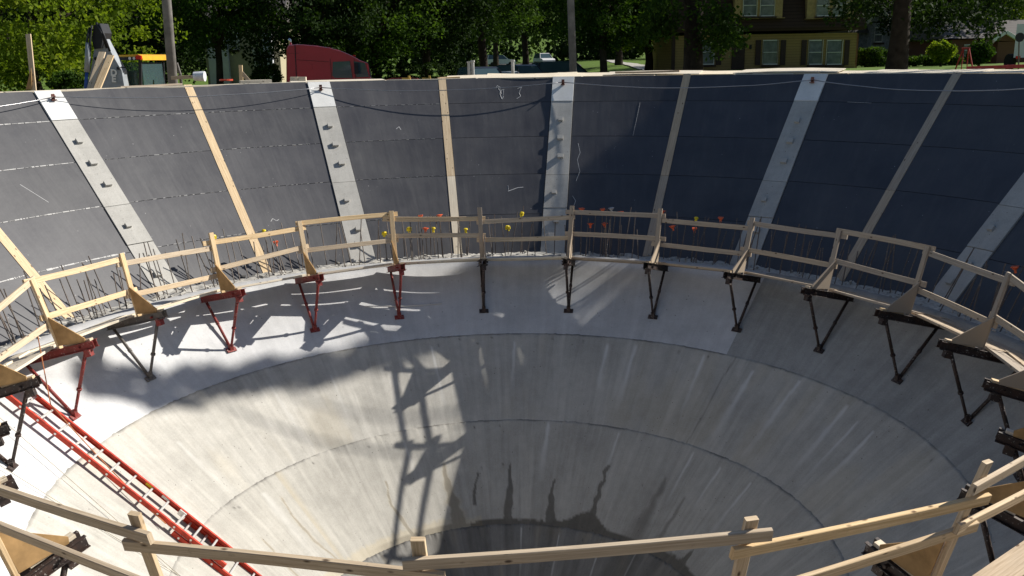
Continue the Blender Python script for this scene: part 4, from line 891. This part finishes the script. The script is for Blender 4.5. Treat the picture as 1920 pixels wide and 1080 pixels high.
tree('dense dark tree behind the red truck bonnet', 705, 66, .3, 12, 4.2, 5.8, 5.0, 220, 55, 1.0, .32, 'leaf', 105)
tree('dense dark tree behind the dark red car', 800, 72, .3, 12, 5.2, 6.2, 5.0, 220, 55, 1.0, .34, 'leaf_dark', 106)
tree('dark tree shading the parked cars', 905, 80, .35, 12, 6.6, 6.5, 5.2, 220, 55, 1.0, .34, 'leaf', 107)
tree('tree overhanging the far end of the road', 985, 104, .35, 12, 7.6, 7.2, 5.4, 200, 50, 1.2, .42, 'leaf', 108)
tree('far tree on the lawn left of the road', 930, 128, .35, 12, 8.0, 8, 5.6, 170, 45, 1.5, .5, 'leaf_dark', 109)
tree('leafy tree catching light right of the pole', 1130, 58, .22, 10, 4.2, 4.0, 3.9, 220, 55, .75, .26, 'leaf', 110)
tree('leafy sunlit tree between the pole and the thick forked trunk', 1215, 64, .25, 10, 4.2, 4.4, 3.9, 220, 55, .75, .26, 'leaf_lit', 111)
tree('dark tree on the lawn behind the path', 1160, 100, .35, 12, 7.0, 7.5, 5.6, 190, 50, 1.2, .4, 'leaf_dark', 112)
ex = [(x+rng.uniform(-14, 14), y+rng.uniform(-7, 7), 41+rng.uniform(-1.5, 1)) for x, y in ((1245, 25), (1225, 35), (1250, 50), (1335, 45), (1350, 62), (1365, 75), (1342, 80), (1330, 20), (1360, 40), (1375, 78), (1240, 8), (1235, 60)) for q_ in range(2)]
tree('big old tree with thick forked dark trunk before the yellow house', 1297, 42, .42, 14, 8.6, 6.5, 4.8, 240, 60, .9, .27, 'leaf', 113, split=2.0, extra=ex)
ex = [(x+rng.uniform(-16, 16), y+rng.uniform(-6, 6), 41+rng.uniform(-1, 1)) for x, y in ((1585, 22), (1600, 8), (1760, 20), (1780, 40), (1740, 45), (1830, 35), (1800, 15), (1720, 10), (1625, 4), (1850, 50)) for q_ in range(2)]
tree('straight dark tree trunk standing right of the yellow house', 1680, 40, .36, 14, 8.4, 6.6, 4.8, 240, 60, .9, .27, 'leaf_dark', 114, split=4.5, extra=ex)
tree('dark spreading tree behind the clipped shrub', 1770, 74, .3, 12, 5.4, 6.2, 4.6, 220, 55, 1.0, .32, 'leaf_dark', 115)
tree('leafy sunlit tree above the low brick house', 1895, 84, .3, 12, 6.2, 5.8, 4.2, 200, 55, 1.0, .34, 'leaf_lit', 116)
tree('tall dark tree behind the yellow house', 1500, 84, .4, 14, 8, 9, 6, 200, 50, 1.5, .45, 'leaf_dark', 117)
tree('tall dark tree behind the grey stone house', 1690, 100, .4, 14, 8, 9, 6.5, 200, 50, 1.5, .45, 'leaf_dark', 118)
tree('dark tree at the far left behind the maple', -20, 68, .3, 12, 4.5, 6.5, 5.4, 180, 50, 1.1, .36, 'leaf_dark', 119)
tree('dark tree between the maple and the pole', 190, 74, .3, 12, 5.0, 6.5, 5.6, 190, 50, 1.1, .36, 'leaf_dark', 120)
def hedge(label, x0, x1, y0, y1, dist, mat, seed, name='hedge', cat='hedge', rx=None, N=120):
    a_ = W(x0, y1, dist); b_ = W(x1, y0, dist); c = (a_+b_)/2; gr = float(gz(c.x, c.y)); t = thing(name, label, cat, (c.x, c.y, gr)); g = np.random.default_rng(seed)
    w_ = abs(b_.x-a_.x)/2; hh = b_.z-gr; dp = .7
    C = np.stack([g.uniform(-w_, w_, N), g.uniform(-dp, dp, N), g.uniform(.1, hh, N)], 1)
    if rx == 'ball': d = g.normal(size=(N, 3)); d /= np.linalg.norm(d, axis=1, keepdims=True); C = d*(.55+.45*g.random((N, 1)))*(1+.22*(g.random((N, 1))-.5))*np.array([w_, w_, hh*.42])+np.array([0, 0, hh*.58]); C[:, :2] *= (.55+.45*np.clip(C[:, 2:]/(hh*.75), 0, 1))
    MB().tube([(0, 0, -.1), (0, 0, hh*.6)], [.08, .04], 7).build('stem', M['bark'], t); leaves('foliage', C, 60, .28, .12, M[mat], t, seed+1); return t
hedge('clipped dark hedge running before the grey stone house', 1608, 1666, 91, 124, 62, 'leaf', 201)
hedge('clipped hedge running right of the dark trunk', 1694, 1800, 106, 122, 60, 'leaf', 202)
hedge('loose sunlit shrub before the brick house', 1742, 1790, 78, 122, 57, 'leaf_lit', 203, 'shrub', 'shrub', 'ball', 90)
hedge('clipped mushroom shaped shrub on the lawn', 1815, 1860, 79, 122, 52, 'leaf', 204, 'shrub', 'shrub', 'ball', 150)
hedge('low dark shrub before the cream house', 470, 530, 120, 150, 62, 'leaf', 205, 'shrub', 'shrub', 'ball', 90)
hedge('low dark hedge before the trees by the truck', 690, 900, 118, 140, 66, 'leaf_dark', 206, N=260)
hedge('low green shrub under the maple', 95, 160, 128, 158, 38, 'leaf', 207, 'shrub', 'shrub', 'ball', 90)
# wood that closes the view: far too many trees to tell apart
g = np.random.default_rng(300); N = 5200; ang = np.radians(g.uniform(-52, 52, N)); dd = g.uniform(150, 235, N)
C = np.stack([dd*np.sin(ang), dd*np.cos(ang)-12, 0*dd], 1); C[:, 2] = gz(C[:, 0], C[:, 1])+g.random(N)**.8*20*(.75+.25*np.sin(ang*37)); keep = ~((np.abs(C[:, 0]-3) < 7) & (C[:, 2] < 4) & (dd < 205)); C = C[keep]
o = leaves('far_wood', C, 26, 2.6, 1.0, M['leaf_dark'], None, 301); tag(o, 'dark wood of many trees closing the view far behind the houses', 'wood', None, 'stuff')
# small things by the houses
b = W(1808, 126, 44); b.z = float(gz(b.x, b.y)); sw = thing('sawhorse', 'red painted sawhorse standing on the grass by the clipped shrub', 'sawhorse', b)
M['paint_red'] = plain('barrier_red', (.42, .05, .05), .5)
for x0, x1 in ((-.28, -.12), (.28, .12)):
    for s in (-1, 1): MB().beam((x0*1.0, s*.3, 0), (x1, s*.03, 1.0), .06, .04).build('leg', M['paint_red'], sw)
MB().beam((-.2, 0, 1.02), (.2, 0, 1.02), .09, .06).build('top_bar', M['paint_red'], sw)
b = W(1850, 128, 38); P_ = W(1925, 124, 37); m = MB(); m.beam(W(1812, 128, 38), P_, .14, .14); tag(m.build('red_beam', M['paint_red']), 'long dark red painted beam lying beyond the rim', 'beam')
b = W(1912, 128, 43); b.z = float(gz(b.x, b.y)); tr_ = thing('white_trailer', 'tall white trailer end standing beside the low brick house', 'trailer', b)
q0 = W(1907, 45, 43)-b; dv = Vector((W(1907, 110, 43)-CAM).xy.normalized().to_3d())*4.5
MB().prism([(q0.x, 0, .55), (q0.x+2.3, 0, .55), (q0.x+2.3, 0, q0.z), (q0.x, 0, q0.z)], dv).build('box_body', M['white_wall'], tr_)
for x in (.35, 1.9): MB().tube([(q0.x+x-.1, .9, .36), (q0.x+x+.1, .9, .36)], .36, 16).build('wheel', M['tyre'], tr_)
MB().span((q0.x+.1, -.03, .5), (q0.x+.3, .0, .62)).build('tail_lamp', M['lamp_red'], tr_)
b = W(1910, 130, 40); b.z = float(gz(b.x, b.y)); sg_ = thing('round_sign', 'round black sign on a slim post before the white trailer', 'sign', b); c = W(1911, 70, 40)-b
MB().tube([(0, 0, 0), (c.x, 0, c.z)], .03, 8).build('post', M['grey_steel'], sg_); MB().tube([(c.x, -.03, c.z), (c.x, -.06, c.z)], .19, 20).build('disc', M['dig_black'], sg_)
# the tall tree at the roadside whose limbs shade the basin (it stands outside the view)
def con_hit(px, py, ply=False):
    R0, z0, tt = (8.156, -4.1707, 1.0076) if ply else (6.125, -5.4725, 1.099)
    d = FWD+RT*((px-960)/FPX)+UPV*((540-py)/FPX); a = d.x**2+d.y**2-(tt*d.z)**2; mm = R0+tt*(CAM.z-z0); b = 2*(CAM.x*d.x+CAM.y*d.y)-2*mm*tt*d.z; c = CAM.x**2+CAM.y**2-mm*mm
    D = math.sqrt(b*b-4*a*c)
    for t in ((-b+D)/2/a, (-b-D)/2/a):
        p = CAM+d*t
        if -11 < p.z < -.3 and t > 0: return p
LT = 24.0; SH = SUND*LT
tb = Vector((24.5, 13.0, 0)); tb.z = float(gz(tb.x, tb.y))
shade = thing('tree', 'tall roadside tree whose long leafy limbs shade the basin', 'tree', tb); g = np.random.default_rng(400)
CL = []; CR = []
band = [(165, 702, 26), (200, 712, 36), (245, 722, 40), (290, 724, 42), (330, 725, 40), (370, 722, 38), (415, 717, 34), (460, 712, 30), (505, 704, 28), (550, 698, 28), (600, 689, 28), (650, 677, 26), (700, 664, 24), (745, 652, 22), (790, 640, 20), (825, 630, 18)]
for px, py, r in band:
    for q_ in range(11): s_ = con_hit(px+rng.uniform(-24, 24), py+rng.uniform(-.85, .85)*r); CL.append(s_+SUND*(LT+5+rng.uniform(-2, 2))); CR.append(.17 if px > 330 else .14)
poly = [(842, 560), (850, 620), (884, 648), (916, 690), (932, 780), (900, 880), (862, 1010), (1100, 1000), (1330, 800), (1340, 560), (1000, 500), (880, 500)]
def inside(x, y, pg):
    c = False; j = len(pg)-1
    for i in range(len(pg)):
        if (pg[i][1] > y) != (pg[j][1] > y) and x < (pg[j][0]-pg[i][0])*(y-pg[i][1])/(pg[j][1]-pg[i][1])+pg[i][0]: c = not c
        j = i
    return c
gaps = [(1135, 535, 105, 75), (958, 597, 12, 8), (940, 590, 8, 6), (965, 640, 10, 40), (1400, 400, 1, 1)]
for gx in range(850, 1345, 13):
    for gy in range(500, 1015, 13):
        x, y = gx+rng.uniform(-5, 5), gy+rng.uniform(-5, 5)
        if not inside(x, y, poly) or any(((x-a)/c)**2+((y-b)/d)**2 < 1.6 for a, b, c, d in gaps): continue
        CL.append(con_hit(x, y)+SUND*(LT+rng.uniform(-2, 3))); CR.append(.22)
pl2 = [(1310, 150), (1245, 330), (1215, 400), (1330, 400), (1440, 300), (1420, 150)]
for gx in range(1160, 1440, 22):
    for gy in range(150, 475, 22):
        if inside(gx, gy, pl2): CL.append(con_hit(gx+rng.uniform(-8, 8), gy+rng.uniform(-8, 8), True)+SUND*(LT+rng.uniform(-2, 2))); CR.append(.32)
sunlit = [con_hit(x, y) for x in range(1090, 1195, 12) for y in range(500, 575, 12) if ((x-1140)/58)**2+((y-535)/42)**2 < 1]+[con_hit(x, y) for x, y in ((958, 597), (938, 590), (965, 620), (968, 650), (972, 680))]
def clear(c, r): return all(((c-q_)-SUND*(c-q_).dot(SUND)).length > r for q_ in sunlit)
kp = [i for i, c in enumerate(CL) if clear(c, CR[i]*1.15)]; CL = [CL[i] for i in kp]; CR = [CR[i] for i in kp]
CL = np.array([list(p-tb) for p in CL]); CRn = np.array(CR)
top = np.stack([g.uniform(-3, 5, 60), g.uniform(-3.5, 4.5, 60), g.uniform(10.5, 14, 60)], 1)
m = MB(); H = 12.5-tb.z
m.tube([(0, 0, -.3), (.2, .1, 3.5), (0, .2, 7), (.1, 0, 10)], [.5, .38, .32, .22], 12, False)
ctr = [CL[i] for i in g.integers(0, len(CL), 26)]
ends = [list(con_hit(px, py)+SH-tb) for px, py in ((170, 715), (300, 727), (440, 714), (620, 684), (780, 642))]
m.tube([(0, .2, 7), *[tuple(e) for e in ends[::-1]]], [.16, .06, .05, .04, .03, .015], 7, False)
for e in ctr[:16]: m.tube([(.05, .1, min(7.5, max(3, e[2]-1))), tuple(np.array(e)*.5+np.array([0, 0, .5])), tuple(e)], [.12, .06, .015], 6, False)
m.build('trunk', M['bark'], shade, True); leaves('crown', CL, 60, CRn*1.15, .13, M['leaf'], shade, 401, .9)
